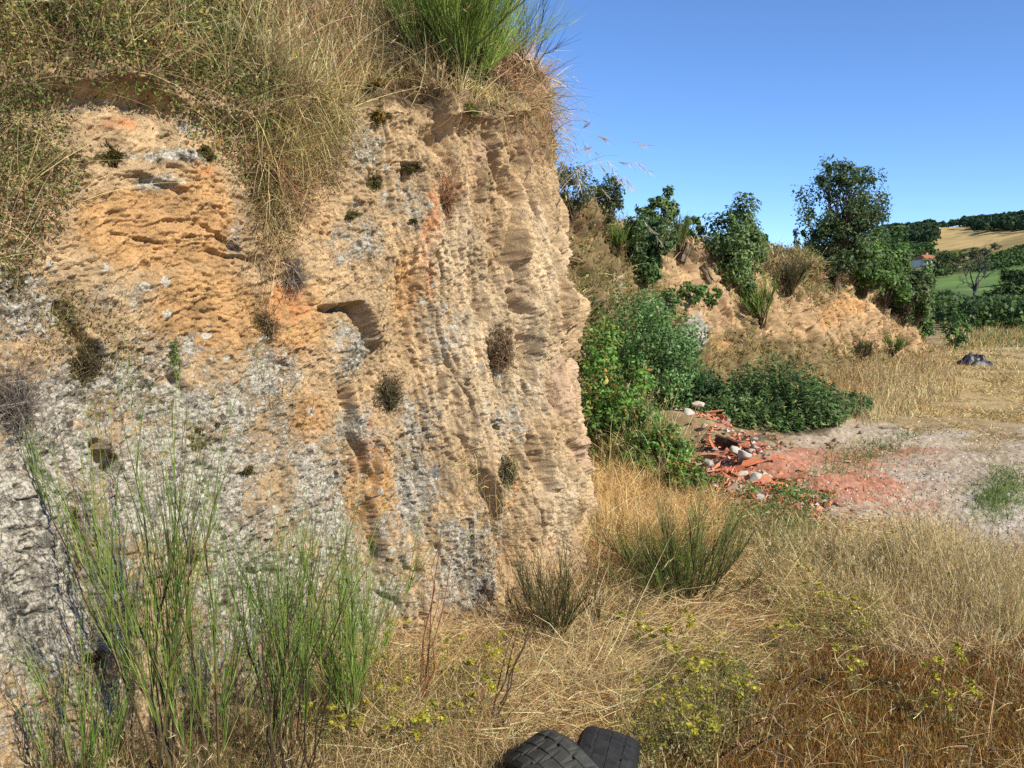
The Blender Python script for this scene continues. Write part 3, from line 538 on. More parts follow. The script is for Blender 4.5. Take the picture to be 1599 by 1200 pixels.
GREEN_DK = [(3, (0.045, 0.072, 0.028)), (2, (0.060, 0.092, 0.034)), (1, (0.085, 0.115, 0.045))]
def crown_geo(G, c, rad, nclump, nper, size, cols, cr=0.3, up=0.35, flat=0.0):
    """leaves in clumps through an ellipsoid, open between the clumps"""
    k = sph(nclump) * R.uniform(0.30, 1.0, (nclump, 1)) ** 0.45; k *= (1 + 0.22 * R.normal(size=(nclump, 1))); cc = np.asarray(c) + k * np.asarray(rad)
    f = R.uniform(0.55, 1.35, nclump); n = np.maximum(3, (nper * f ** 2).astype(int)); i = np.repeat(np.arange(nclump), n)
    o = np.clip(R.normal(size=(len(i), 3)), -1.5, 1.5) * 0.55; p = cc[i] + o * (np.asarray(rad) * cr)[None] * f[i][:, None]
    nr = norm(norm(o) * 0.6 + norm((p - c) / np.asarray(rad)) * 0.4 + R.normal(size=p.shape) * 0.45 + np.array([0, 0, up]))
    tone = np.exp(R.normal(0, 0.22, nclump))[i][:, None]
    leaves(G, p, nr, size * R.uniform(0.6, 1.3, len(p)), np.clip(pal(len(p), cols) * tone, 0, 1)); return cc
def limbs_geo(G, base, tips, r0, col=(0.10, 0.075, 0.05), wob=0.05, sag=0.06):
    n = len(tips); P = curve(np.repeat(np.asarray(base, float)[None], n, 0), tips, 7, sag, wob); L = np.linalg.norm(tips - base, axis=1)
    r = np.linspace(1, 0.22, 8)[None] * r0 * np.clip(L / L.max(), .4, 1)[:, None]; tubes(G, P, r, jit(col, n), 5)
def trunk_geo(G, h, r, lean=(0, 0), col=(0.10, 0.075, 0.05)):
    t = np.linspace(0, 1, 9); P = np.stack([lean[0] * t ** 1.5, lean[1] * t ** 1.5, h * t], -1)[None] + R.normal(size=(1, 9, 3)) * 0.01 * h * t[None, :, None]
    P[:, 0, 2] -= 0.15; tubes(G, P, (r * (1.25 - 0.75 * t) * (1 + 0.35 * np.exp(-t * 14)))[None], np.array([col]), 9); return P[0, -1]

# woods, hedgerow trees and the house on the hill
def far_tree(name, S, px, py, w_px, h_px, label, cat, group, nclump=26, cols=GREEN_DK, dark=1.0):
    i = pick(S, px, py, 4); p = S.P[i]; m = p[1] / FPX; w = w_px * m; h = h_px * m
    t = thing(name, p, label, cat, group); G = Geo(); cc = crown_geo(G, (0, 0, h * 0.56), (w * 0.5, w * 0.5, h * 0.44), nclump, 34, w * 0.055, [(a, tuple(v * dark for v in c)) for a, c in cols], 0.34)
    G.build('crown', M_FAR, t); G2 = Geo(); trunk_geo(G2, h * 0.4, w * 0.035); limbs_geo(G2, np.array([0, 0, h * 0.3]), cc[::3], w * 0.02); G2.build('trunk', M_BARK, t); return t
def forest():
    G = Geo()
    def fill(poly, n, h0):
        w = inside(SH.px, SH.py, poly) & (SH.dep > 0); k = np.where(w)[0]; a = SH.area[k] * SH.dep[k] ** -1.0; k = R.choice(k, n, p=a / a.sum())
        for j in k:
            p = SH.P[j]; h = h0 * R.uniform(0.75, 1.2); rad = np.array([h * .42, h * .42, h * .5]); q = sph(110); q[:, 2] = np.abs(q[:, 2]) * 1.2 - 0.35
            lump = 1 + 0.18 * np.sin(q[:, 0] * 5 + R.uniform(0, 6)) * np.sin(q[:, 2] * 6 + R.uniform(0, 6)); c = p + np.array([0, 0, h * .38]) + q * rad * lump[:, None] * R.uniform(.85, 1.05, (110, 1))
            leaves(G, c, norm(q + R.normal(size=q.shape) * .4), h * 0.11, pal(110, [(3, (0.030, 0.055, 0.028)), (2, (0.045, 0.075, 0.035))]) * R.uniform(.8, 1.25), 0.8)
    fill([(1375, 362), (1400, 356), (1458, 357), (1461, 384), (1440, 380), (1375, 385)], 240, 11)
    fill([(1503, 352), (1560, 346), (1620, 342), (1620, 362), (1590, 364), (1506, 364)], 330, 11)
    fill([(1456, 358), (1500, 352), (1503, 354), (1458, 360)], 16, 9)
    fill([(1610, 320), (2300, 250), (2300, 320), (1610, 365)], 160, 12)
    tag(G.build('forest', M_FAR), 'dark woods on the crest of the distant hill', 'forest', kind='stuff')
    G = Geo()                                                        # orchard and hill vineyards, planted in rows
    def rows(poly, n, h, sz, cols):
        k = np.where(inside(SH.px, SH.py, poly))[0]; a = SH.area[k] / SH.dep[k]; k = R.choice(k, n, p=a / a.sum()); P = SH.P[k].copy(); sp = h * 2.6
        P[:, 1] = np.round((P[:, 1] + 0.25 * P[:, 0]) / sp) * sp - 0.25 * P[:, 0]; P[:, 2] += R.uniform(0.1, 1, n) * h
        leaves(G, P + R.normal(size=P.shape) * h * .15, norm(R.normal(size=P.shape) + [0, 0, .8]), sz, pal(n, cols), .8)
    V1 = [(2, (0.055, 0.095, 0.03)), (1, (0.08, 0.12, 0.04))]
    rows([(1395, 384), (1462, 384), (1457, 398), (1400, 408)], 2600, 2.5, 0.9, V1); rows([(1500, 424), (1535, 408), (1620, 380), (1700, 376), (1700, 402), (1530, 427)], 5200, 1.5, 0.45, V1)
    tag(G.build('hillside_vineyard', M_FAR), 'rows of vines and orchard trees on the distant slopes', 'vineyard', kind='stuff')
forest()
for a in [(1466, 410, 18, 17, 'dark round tree right beside the red roofed house'), (1478, 410, 26, 24, 'tallest dark tree below the straw coloured field'), (1496, 414, 24, 22, 'dark bushy tree at the head of the hedge under the straw field'), (1466, 418, 22, 16, 'low dark tree in front of the hedge near the house'),
          (1516, 402, 24, 18, 'dark tree among the upper hedge between straw field and vineyard'), (1552, 388, 14, 11, 'small round tree alone on the dry upper slope'), (1536, 398, 20, 14, 'dark tree in the upper hedge left of the small round tree'), (1436, 432, 26, 13, 'wide dark shrubby tree below the house'), (1408, 404, 18, 12, 'dark tree in the gap left of the house'), (1455, 432, 44, 18, 'long dark hedge tree above the green field'), (1486, 424, 22, 14, 'dark bush at the corner of the green field')]:
    far_tree('hill_tree', SH, *a, 'tree', 'trees along the hedges of the far hill')
for a in [(1480, 478, 34, 30, 'round dark bush at the left foot of the green field', .9), (1566, 484, 52, 46, 'big dark spreading tree behind the vineyard', .8), (1604, 480, 52, 60, 'dark tree cut by the right border behind the vineyard', .8), (1590, 440, 46, 22, 'dark trees at the right end of the green field', .8), (1546, 476, 26, 24, 'dark bush right of the bare tree', .85)]:
    far_tree('field_tree', SH, *a[:5], 'tree', 'trees at the edge of the green field', nclump=46, dark=a[5])
# house
hp = SH.P[pick(SH, 1443, 411, 4)]; hm = hp[1] / FPX
house = thing('farm_house', hp, 'small white farmhouse with a red tiled roof on the far hill', 'house', rz=0.25)
def box(G, c, s, col, rot=0.0):
    v = np.array([[x, y, z] for x in (-.5, .5) for y in (-.5, .5) for z in (-.5, .5)]) * s; ca, sa = math.cos(rot), math.sin(rot)
    v = np.stack([v[:, 0] * ca - v[:, 1] * sa, v[:, 0] * sa + v[:, 1] * ca, v[:, 2]], -1) + c
    G.add(v, np.array([[0, 1, 3, 2], [4, 6, 7, 5], [0, 4, 5, 1], [2, 3, 7, 6], [0, 2, 6, 4], [1, 5, 7, 3]]), col)
W, D_, Hh = 24 * hm, 9.0, 9 * hm
G = Geo(); box(G, (0, 0, Hh / 2 - .5), (W, D_, Hh + 1), (0.62, 0.60, 0.56)); G.build('wall', M_HOUSE, house)
G = Geo(); e = .5; v = [(-W / 2 - e, -D_ / 2 - e, Hh - .2), (W / 2 + e, -D_ / 2 - e, Hh - .2), (W / 2 + e, D_ / 2 + e, Hh - .2), (-W / 2 - e, D_ / 2 + e, Hh - .2), (-W / 2 + 1, 0, Hh + 7 * hm), (W / 2 - 1, 0, Hh + 7 * hm)]
G.add(v, [np.array([[0, 1, 5, 4], [2, 3, 4, 5], [3, 2, 1, 0]]), np.array([[1, 2, 5], [3, 0, 4]])], (0.36, 0.13, 0.06)); rf = G.build('roof', M_TILE, house)
G = Geo(); box(G, (W * .2, 1, Hh + 6 * hm), (.8, .8, 2.2), (0.4, 0.25, 0.18)); G.build('chimney', M_HOUSE, rf)
for k, wx in enumerate((-.32, 0, .3)):
    G = Geo(); box(G, (wx * W, -D_ / 2 - .03, Hh * .5), (1.0, .12, 1.4), (0.05, 0.05, 0.055)); G.build('window', M_HOUSE, house)
# bare dead tree
p = at(1519, 480, 62.0); dt = thing('dead_tree', (p[0], p[1], 0.3), 'bare leafless dead tree standing before the green field', 'tree'); G = Geo(); hh = 4.0
tp = trunk_geo(G, hh * .5, .10, (.15, 0), (0.10, 0.085, 0.075)); G.build('trunk', M_BARK, dt); G = Geo(); b0 = np.array([.08, 0, hh * .3])
tips = np.array([(-.9, .1, 3.2), (-1.2, 0, 2.4), (.5, .1, 4.0), (.95, 0, 3.4), (.2, -.3, 4.1), (-.4, .2, 3.9), (1.2, .2, 2.9)]); limbs_geo(G, b0, tips, .065, (0.10, 0.085, 0.075), .07, .1)
for t_ in tips: limbs_geo(G, b0 * .4 + t_ * .6, t_ + R.normal(size=(6, 3)) * .45, .025, (0.10, 0.085, 0.075), .08)
G.build('branches', M_BARK, dt)

# vineyard at the end of the yard
def vineyard():
    G = Geo(); V = [(3, (0.065, 0.115, 0.025)), (2, (0.095, 0.15, 0.035)), (1, (0.045, 0.08, 0.02))]
    for y in np.arange(37.5, 62, 2.4):
        x0 = (1462 - 799.5) / FPX * y * 1.0 + (0 if y > 39 else 1.2); n = 2600; x = R.uniform(x0, x0 + 14, n); hh = 1.25 + 0.22 * perlin(x * 0.9, x * 0 + y, 1) + 0.14 * perlin(x * 3, x * 0 + y, 2)
        z = R.uniform(0.05, 1, n) ** .7 * hh; P = np.stack([x, y + R.normal(0, .28, n), z], -1); leaves(G, P, norm(R.normal(size=P.shape) * .8 + [0.1, -.5, .7]), R.uniform(.07, .15, n), pal(n, V, .25), .85)
    tag(G.build('vineyard', M_LEAF), 'green vineyard rows closing off the far end of the yard', 'vineyard', kind='stuff')
vineyard()
# ------------------------------------------------------------------ shrubs and trees
BROOM = [(4, (0.12, 0.195, 0.03)), (2, (0.17, 0.245, 0.045)), (1, (0.075, 0.125, 0.025)), (.4, (0.22, 0.17, 0.08))]
BROOM_DRY = [(3, (0.085, 0.095, 0.03)), (2, (0.13, 0.11, 0.045)), (2, (0.055, 0.065, 0.025)), (1, (0.10, 0.06, 0.03))]
def broom(name, p, h, spread, nmain, ntwig, w, cols, label, group=None, tilt=(8, 40), up=0.55, lean=(0, 0, 0), bark=(0.085, 0.06, 0.03), tw=(0.28, 0.6), cat='broom shrub'):
    """switchy shrub: woody stems that fork into many straight thin green twigs"""
    t = thing(name, p, label, cat, group); d = norm(rdir(nmain, *tilt) + np.array(lean)); L = h * R.uniform(0.38, 0.72, nmain); d[:, :2] *= spread; d = norm(d)
    b0 = np.concatenate([R.normal(0, 0.03 * h, (nmain, 2)), np.full((nmain, 1), -0.04)], 1); S = 8; tt = np.linspace(0, 1, S)
    P = b0[:, None] + d[:, None] * (L[:, None] * tt)[..., None]; P[..., 2] += (L * up * .35)[:, None] * tt ** 2; P += R.normal(size=P.shape) * .016 * h * tt[None, :, None] + R.normal(size=(nmain, 1, 3)) * .16 * h * (tt ** 2)[None, :, None] * [1, 1, .2]
    G = Geo(); r = w * R.uniform(.8, 1.8, (nmain, 1)) * (1.4 - 1.0 * tt)[None]; tubes(G, P, r, jit(bark, nmain), 4); G.build('branches', M_BARK, t)
    n = nmain * ntwig; i = np.repeat(np.arange(nmain), ntwig); u = R.uniform(0.25, 1, n) ** .8 * (S - 1); k = np.clip(u.astype(int), 0, S - 2); f = (u - k)[:, None]
    b = P[i, k] * (1 - f) + P[i, k + 1] * f; md = norm(P[i, k + 1] - P[i, k]); dd = norm(md * .8 + np.array([0, 0, up]) + R.normal(size=(n, 3)) * .2)
    TL = h * R.uniform(*tw, n) * (1.15 - .5 * u / S); t5 = np.linspace(0, 1, 5); Q = b[:, None] + dd[:, None] * (TL[:, None] * t5)[..., None] + (R.normal(size=(n, 1, 3)) * .10 + np.array([0, 0, .06])) * (TL[:, None] * t5 ** 2)[..., None]
    G = Geo(); tubes(G, Q, w * .62 * R.uniform(.7, 1.25, (n, 1)) * (1.05 - .75 * t5)[None], pal(n, cols, .22), 3)
    m = n; a = R.uniform(.15, .8, (m, 1)); c = b + dd * TL[:, None] * a                                                      # tiny side shoots
    ribbons(G, c, norm(dd * .8 + R.normal(size=(m, 3)) * .35 + [0, 0, .2]), TL * R.uniform(.15, .4, m), w * .9, pal(m, cols, .22), segs=2)
    G.build('twigs', M_TWIG, t); return t
fg = 'broom shrubs at the foot of the rock'
def gp(px, py): return ground_at(px, py)[0]
def wallfoot(px, py, off=0.22):
    """a spot on the ground just in front of the cliff, below a photo pixel"""
    i = pick(SC, px, py, 9); q = SC.P[i].copy(); n = SC.N[i]; s = np.sign((n * (CAM - q)).sum()); q[:2] += norm(n[:2] * s) * off; q[2] = gz1(q[0], q[1]); return q
def toph(p, py): return CAM[2] + 0 + (at(800, py, p[1])[2] - p[2] - CAM[2])
def hgt(p, py): return at(800, py, p[1])[2] - p[2]
p = gp(262, 1252); broom('broom', p, hgt(p, 705), .75, 9, 22, .0028, BROOM + [(.8, (0.13, 0.09, 0.045))], 'tall bright green broom against the lichen rock, its long switches leaning left', fg, (3, 24), .9, (-.16, .06, .1))
p = gp(330, 1262); broom('broom', p, hgt(p, 700) * .95, .55, 7, 20, .0025, BROOM + [(.8, (0.13, 0.09, 0.045))], 'slim upright broom just right of the tallest bright green one', fg, (2, 20), 1.0, (-.03, .05, .1))
p = gp(440, 1225); broom('broom', p, hgt(p, 790), .8, 10, 20, .0025, BROOM + [(2, (0.10, 0.11, 0.03))], 'dusky green broom with dark bare stems rising at its right side', fg, (4, 28), .9, (0.03, .05, 0))
p = gp(545, 1160); broom('broom', p, hgt(p, 850), .9, 13, 28, .0024, BROOM + [(3, (0.13, 0.19, 0.03))], 'bushy grass green broom at the rock foot, widest of the left group', fg, (4, 34), .8, (0.08, .02, 0))
p = gp(130, 1275); broom('broom', p, hgt(p, 990), .7, 7, 16, .0024, BROOM, 'low thin broom in the bottom left corner beside the shaded rock', fg, (4, 30), .8)
p = gp(1068, 945); broom('broom', p, hgt(p, 770), 1.7, 36, 26, .0025, BROOM_DRY + BROOM + [(3, (0.13, 0.145, 0.04))], 'single rounded green broom standing in dry grass right of the cliff', fg, (4, 50), .75)
p = gp(868, 1010); broom('broom', p, hgt(p, 845), 1.0, 18, 16, .0030, BROOM_DRY, 'half dead dark grey green broom at the right foot of the cliff', fg, (6, 42), .6)
p = gp(925, 985); broom('broom', p, hgt(p, 850) * .95, 1.2, 9, 10, .0028, BROOM_DRY, 'sparse dark broom leaning right beside the half dead one', fg, (15, 50), .3, (.35, 0, 0))
# on top of the cliff
i = pick(SC, 724, 120); p = SC.P[i]; broom('broom', p - np.array([0, 0, .08]), .82, 1.2, 50, 50, .0027, br(BROOM, 1.35) + [(2, (0.24, 0.30, 0.07))], 'big bright green broom on top of the cliff at the upper picture edge', 'brooms on the cliff top', (3, 36), .5, (-.02, -.16, 0), bark=(0.09, 0.11, 0.04))
i = pick(SC, 800, 118); p = SC.P[i]; broom('broom', p, .72, 1.2, 12, 14, .0019, [(1, (0.045, 0.055, 0.04)), (1, (0.06, 0.07, 0.06))], 'dark nearly bare broom reaching into the sky at the cliff edge', 'brooms on the cliff top', (5, 50), .4, (.42, 0, .1), tw=(.18, .4))

def bank_broom(px, py, h_px, label, cols=BROOM, n=16, tw=22, spread=1.0):
    i = pick(SB, px, py); p = SB.P[i]; h = h_px * SB.dep[i] / FPX; return broom('broom', p, h, spread, n, tw, .0009 * SB.dep[i] * .55, cols, label, 'brooms on the embankment', (5, 48), .6)
bank_broom(1196, 508, 72, 'green broom growing out of the bare earth face of the embankment', spread=.9)
bank_broom(962, 395, 50, 'small bright green broom high on the embankment beside the cliff')
bank_broom(1062, 388, 52, 'yellow green broom between the leafy shrubs on the embankment rim', [(1, (0.13, 0.17, 0.05)), (1, (0.10, 0.14, 0.03))])
bank_broom(1232, 455, 62, 'grey green dry broom left of the tall tree', BROOM_DRY + [(2, (0.15, 0.13, 0.07))], 22, 26, 1.3)
bank_broom(1400, 555, 40, 'low green broom at the foot of the embankment right part', n=10)
bank_broom(1345, 562, 34, 'low olive broom in the tall dry grass under the embankment', BROOM_DRY, 10)

LEAFY = br(br([(3, (0.050, 0.095, 0.022)), (2, (0.075, 0.13, 0.03)), (1, (0.035, 0.065, 0.018))], 1.35), 1.45)
PALE = br([(2, (0.11, 0.16, 0.05)), (1, (0.15, 0.20, 0.07)), (1, (0.07, 0.11, 0.03))], 1.2)
BLUE = br([(3, (0.048, 0.080, 0.026)), (2, (0.068, 0.10, 0.032)), (1, (0.095, 0.125, 0.042))], 2.2)
def bush(S, px, py, w_px, h_px, label, cols=LEAFY, nclump=40, nper=60, leaf=0.0028, group=None, name='shrub', cat='shrub', sink=0.12, dz=0.0, cr=.28, back=0.0):
    i = pick(S, px, py); p = S.P[i].copy(); d = S.dep[i]; m = d / FPX; w, h = w_px * m, h_px * m; p[2] += dz * m; p[1] += back
    t = thing(name, p, label, cat, group); G = Geo(); cc = crown_geo(G, np.array([0, 0, h * .5]), np.array([w * .46, w * .46, h * .46]), nclump, nper, leaf * d, cols, cr); G.build('foliage', M_LEAF, t)
    G = Geo(); limbs_geo(G, np.array([0, 0, -sink * h]), cc[: max(6, nclump // 2)], .016 * h + .004); G.build('branches', M_BARK, t); return t
gb = 'leafy shrubs along the embankment'
bush(SB, 953, 345, 58, 66, 'dark dense rounded shrub on the skyline nearest the cliff', [(1, (0.06, 0.09, 0.03)), (1, (0.085, 0.115, 0.04))], 44, 70, group='leafy shrubs along the embankment', leaf=.0018)
bush(SB, 900, 335, 80, 84, 'olive green feathery shrub right behind the cliff edge', [(2, (0.12, 0.15, 0.05)), (1, (0.18, 0.17, 0.07))], 40, 60, group='leafy shrubs along the embankment', leaf=.0017)
bush(SB, 1010, 425, 74, 92, 'dark round leafy shrub on the embankment rim below the grass crest', [(3, (0.06, 0.11, 0.034)), (2, (0.09, 0.15, 0.045))], 60, 70, group=gb)
bush(SB, 1010, 442, 40, 48, 'small fresh green shrub hanging just under the dark round one', LEAFY, 24, 50, group=gb)
bush(SB, 1052, 356, 62, 64, 'shrub with upright leafy shoots on the skyline, first from the cliff', BLUE, 34, 46, group=gb, leaf=.0034, cr=.22, back=.8)
bush(SB, 1088, 372, 44, 50, 'narrow dark shrub squeezed between skyline shrub and hawthorn', BLUE, 24, 44, group=gb, back=.6)
bush(SB, 1152, 438, 96, 118, 'large dense dark hawthorn like shrub at the middle of the embankment rim', BLUE, 85, 80, group=gb, leaf=.0024)
bush(SB, 1203, 396, 40, 50, 'pale green airy shrub on the skyline right of the hawthorn', PALE, 22, 34, group=gb, leaf=.0034, back=.8)
bush(SB, 1235, 400, 40, 24, 'faint low shrub on the skyline left of the tall tree', BLUE, 14, 34, group=gb, back=1.2)
bush(SB, 1262, 410, 36, 34, 'low dusky shrub touching the left side of the tall tree', BLUE, 16, 36, group=gb, back=.6)
bush(SB, 1388, 466, 84, 110, 'bright green shrub directly right of the tall tree', LEAFY, 70, 70, group=gb)
bush(SB, 1345, 455, 90, 90, 'bright green leafy shrub in front of the lower right of the tall tree', LEAFY + [(2, (0.085, 0.15, 0.03))], 50, 60, group=gb)
bush(SB, 1410, 500, 64, 84, 'olive green shrub over the eroded end of the embankment', [(2, (0.075, 0.105, 0.035)), (1, (0.10, 0.13, 0.045))], 50, 60, group=gb)
bush(SB, 1442, 500, 56, 82, 'yellow green shrub at the right end of the embankment', PALE + LEAFY, 48, 60, group=gb)
bush(SB, 1475, 512, 34, 40, 'low green shrub trailing off the embankment end towards the vineyard', LEAFY, 20, 44, group=gb)
bush(SB, 1115, 480, 30, 34, 'small green shrub on the bare slope under the hawthorn', LEAFY, 14, 40, group=gb)
bush(SB, 1080, 470, 44, 30, 'low spreading green shrub on the rocky middle of the embankment', LEAFY, 16, 40, group=gb)
bush(SB, 1170, 470, 30, 44, 'small dark shrub in the shade below the hawthorn', BLUE, 16, 40, group=gb)
bush(SB, 1048, 492, 46, 40, 'dull green shrub over the grey rock of the embankment', BLUE, 16, 40, group=gb)
# the tall tree
i = pick(SB, 1306, 446); p = SB.P[i]; d = SB.dep[i]; m = d / FPX
tt = thing('deciduous_tree', p, 'tall dark green tree standing alone on the embankment rim', 'tree'); G = Geo()
tp = trunk_geo(G, 70 * m, 4.2 * m, (6 * m, 0)); G.build('trunk', M_BARK, tt); G = Geo(); DK = [(3, (0.06, 0.10, 0.034)), (2, (0.085, 0.135, 0.042)), (1, (0.13, 0.18, 0.065))]; cc = []
for (x, z, rx, rz, nc, np_) in [(8, 120, 56, 62, 90, 80), (-4, 64, 46, 46, 46, 74), (-38, 82, 22, 26, 16, 60), (44, 116, 32, 42, 30, 70), (-14, 168, 22, 26, 16, 60), (-16, 184, 8, 14, 6, 26), (20, 166, 30, 18, 18, 60), (26, 50, 38, 36, 30, 70), (-20, 30, 30, 26, 20, 60), (-58, 74, 12, 18, 6, 40)]:
    cc.append(crown_geo(G, np.array([x * m, 0, z * m]), np.array([rx * m, max(rx, 26) * m * .95, rz * m]), nc, np_, .034, DK, .26))
G.build('crown', M_LEAF, tt); G = Geo(); cc = np.concatenate(cc); limbs_geo(G, tp * .8, cc[::3], 2.2 * m, sag=.04); limbs_geo(G, tp * .2, cc[1::5], 1.6 * m, sag=-.02); G.build('branches', M_BARK, tt)
# a long whip above the hawthorn
i = pick(SB, 1150, 350); p = SB.P[i]; t = thing('bare_sapling', p + [0, .3, -.3], 'thin forked bare whip rising above the hawthorn into the sky', 'sapling'); G = Geo(); q = at(1152, 300, p[1]) - p
limbs_geo(G, np.array([0, 0, 0.2]), np.array([q + [.1, 0, 0], q * .9 + [-.08, 0, 0], q * .7 + [.2, 0, 0]]), .012, (0.06, 0.06, 0.04), .04); G.build('branches', M_BARK, t)
# sapling at the end of the embankment
q = at(1492, 528, 26.0); t = thing('sapling', (q[0], q[1], gz1(q[0], q[1])), 'young bright green sapling alone at the end of the embankment', 'sapling'); G = Geo(); crown_geo(G, np.array([0, 0, .55]), np.array([.32, .32, .5]), 22, 40, .055, LEAFY, .3); G.build('foliage', M_LEAF, t); G = Geo(); trunk_geo(G, .8, .015); G.build('trunk', M_BARK, t)

# bramble thicket and bushes between cliff and rubble
def gbush(x, y, w, h, label, cols, nclump, nper, leaf, name='shrub', cat='shrub', asp=1.0, cr=.26, up=.35, group='bushes between the cliff and the rubble'):
    z = gz1(x, y); t = thing(name, (x, y, z), label, cat, group); G = Geo(); cc = crown_geo(G, np.array([0, 0, h * .47]), np.array([w * .5, w * .5 * asp, h * .5]), nclump, nper, leaf, cols, cr, up); G.build('foliage', M_LEAF, t)
    G = Geo(); limbs_geo(G, np.array([0, 0, -.1]), cc[:max(8, nclump // 2)], .012, (0.12, 0.07, 0.045), .06, .12); G.build('branches', M_BARK, t); return t
BRAM = br([(4, (0.060, 0.125, 0.022)), (3, (0.085, 0.16, 0.03)), (1, (0.04, 0.075, 0.02)), (.6, (0.22, 0.14, 0.03)), (.25, (0.25, 0.06, 0.03))], 2.0)
WIL = br([(3, (0.065, 0.125, 0.035)), (2, (0.095, 0.16, 0.05)), (1, (0.04, 0.085, 0.03))], 2.0)
q = at(1032, 640, 10.4); gbush(q[0], q[1], .95, 1.35, 'tall mid green willowy bush behind the bramble and above the rubble', WIL, 90, 80, .024, up=.2)
q = at(1010, 600, 10.9); gbush(q[0], q[1], .8, 1.65, 'upper part of the thicket, dark green bush against the embankment', WIL, 60, 70, .024)
q = at(945, 620, 9.2); gbush(q[0], q[1], .75, 1.25, 'bright green bramble thicket right behind the cliff edge', BRAM, 80, 60, .026, 'bramble', 'bramble')
q = at(980, 690, 8.7); gbush(q[0], q[1], .75, .75, 'sprawling bramble with yellowing leaves in front of the willowy bush', BRAM, 80, 60, .025, 'bramble', 'bramble')
q = at(1028, 735, 7.9); gbush(q[0], q[1], .55, .45, 'low bramble spilling down beside the broken tiles', BRAM, 70, 55, .024, 'bramble', 'bramble')
q = at(1078, 782, 7.1); gbush(q[0], q[1], .5, .27, 'lowest bramble tongue with reddish leaves near the tile heap foot', BRAM + [(1.0, (0.2, 0.09, 0.03))], 50, 50, .022, 'bramble', 'bramble')
q = at(930, 690, 8.6); gbush(q[0], q[1], .4, .6, 'narrow pale green weed bush hugging the cliff base corner', PALE + BRAM, 24, 50, .022)
q = at(1075, 640, 10.6); gbush(q[0], q[1], .8, .6, 'dark leafy bush joining the thicket to the nettle bed', [(3, (0.035, 0.075, 0.022)), (2, (0.05, 0.10, 0.03))], 40, 60, .026)
q = at(1215, 800, 6.9); gbush(q[0], q[1], .75, .12, 'low creeping green weeds at the front end of the rubble', BRAM, 26, 34, .016, 'creeping_plant', 'plant')

# nettles
def nettles():
    G = Geo(); n = 1500; a = R.uniform(0, 2 * math.pi, n); r = np.sqrt(R.uniform(0, 1, n)); x = 2.95 + 1.5 * r * np.cos(a) * (1 + .2 * np.sin(3 * a)); y = 11.0 + 1.15 * r * np.sin(a); k = 0.85 + 0.7 * fbm(x * 1.3, y * 1.3, 3, 2); h = R.uniform(.22, .55, n) * k * (1.2 - .75 * r ** 2)
    b = np.stack([x, y, gz(x, y)], -1); d = rdir(n, 0, 18); ribbons(G, b, d, h, .008, pal(n, [(1, (0.06, 0.10, 0.04))]), segs=3); m = 16; i = np.repeat(np.arange(n), m); u = R.uniform(.2, 1.02, len(i)); a = R.uniform(0, 6.28, len(i))
    o = np.stack([np.cos(a), np.sin(a), 0 * a], -1); c = b[i] + d[i] * (h[i] * u)[:, None] + o * (.045 * (1.2 - .6 * u))[:, None]
    leaves(G, c, norm(o * .5 + [0, 0, .9] + R.normal(size=c.shape) * .3), R.uniform(.022, .045, len(i)), pal(len(i), [(4, (0.095, 0.17, 0.045)), (2, (0.14, 0.22, 0.065)), (1, (0.065, 0.115, 0.033)), (.8, (0.22, 0.27, 0.11)), (.3, (0.24, 0.19, 0.08))], .28), .38)
    tag(G.build('nettle_bed', M_LEAF), 'dense bed of dark green nettles behind the rubble', 'nettles', kind='stuff')
nettles()
# grey tangled dry shrubs and little heather tufts stuck on the rock face
def on_rock(px, py): i = pick(SC, px, py); n = SC.N[i]; n = n if (n * (CAM - SC.P[i])).sum() > 0 else -n; return SC.P[i], n, SC.dep[i]
def tangle(px, py, w_px, h_px, n, cols, label, name='dry_shrub', wd=.0011, leafc=None, grp='dry shrubs on the rock face'):
    p, nr, d = on_rock(px, py); m = d / FPX; t = thing(name, p - nr * .01, label, 'shrub', grp); G = Geo(); c = np.array([w_px * .5, w_px * .35, h_px * .55]) * m
    ends = sph(n) * R.uniform(.4, 1, (n, 1)) * c + nr * w_px * .3 * m + [0, 0, h_px * .25 * m]; P = curve(np.zeros((n, 3)), ends, 6, .12, .09); tubes(G, P, np.full((n, 7), wd * d * .33) * np.linspace(1.2, .5, 7), pal(n, cols, .3), 3)
    i = R.integers(0, n, n * 3); u = R.integers(2, 7, n * 3); b = P[i, u]; ribbons(G, b, norm(R.normal(size=b.shape) + [0, 0, .4] + nr * .4), h_px * m * R.uniform(.12, .35, len(b)), wd * d * .5, pal(len(b), cols, .3), segs=3, bend=R.normal(size=b.shape) * .4); G.build('branches', M_TWIG, t)
    if leafc: G = Geo(); k = n * 5; i = R.integers(0, n, k); u = R.integers(2, 7, k); c = P[i, u] + R.normal(size=(k, 3)) * h_px * .06 * m; leaves(G, c, sph(k), .0013 * d, pal(k, leafc, .3), .5); G.build('foliage', M_LEAF, t)
GREY = [(3, (0.17, 0.145, 0.12)), (2, (0.25, 0.22, 0.19)), (1, (0.10, 0.08, 0.065))]; BRN = [(2, (0.19, 0.12, 0.065)), (1, (0.28, 0.19, 0.10)), (1, (0.11, 0.07, 0.04))]
tangle(30, 660, 110, 130, 260, GREY, 'large grey tangled dead shrub at the left picture edge on the rock')
tangle(462, 445, 70, 70, 150, GREY, 'grey dry shrub hanging under the grassy gully in the rock')
tangle(785, 560, 52, 90, 170, BRN, 'brown withered tuft on the pale middle of the rock face', leafc=[(1, (0.17, 0.11, 0.06)), (1, (0.22, 0.15, 0.08))])
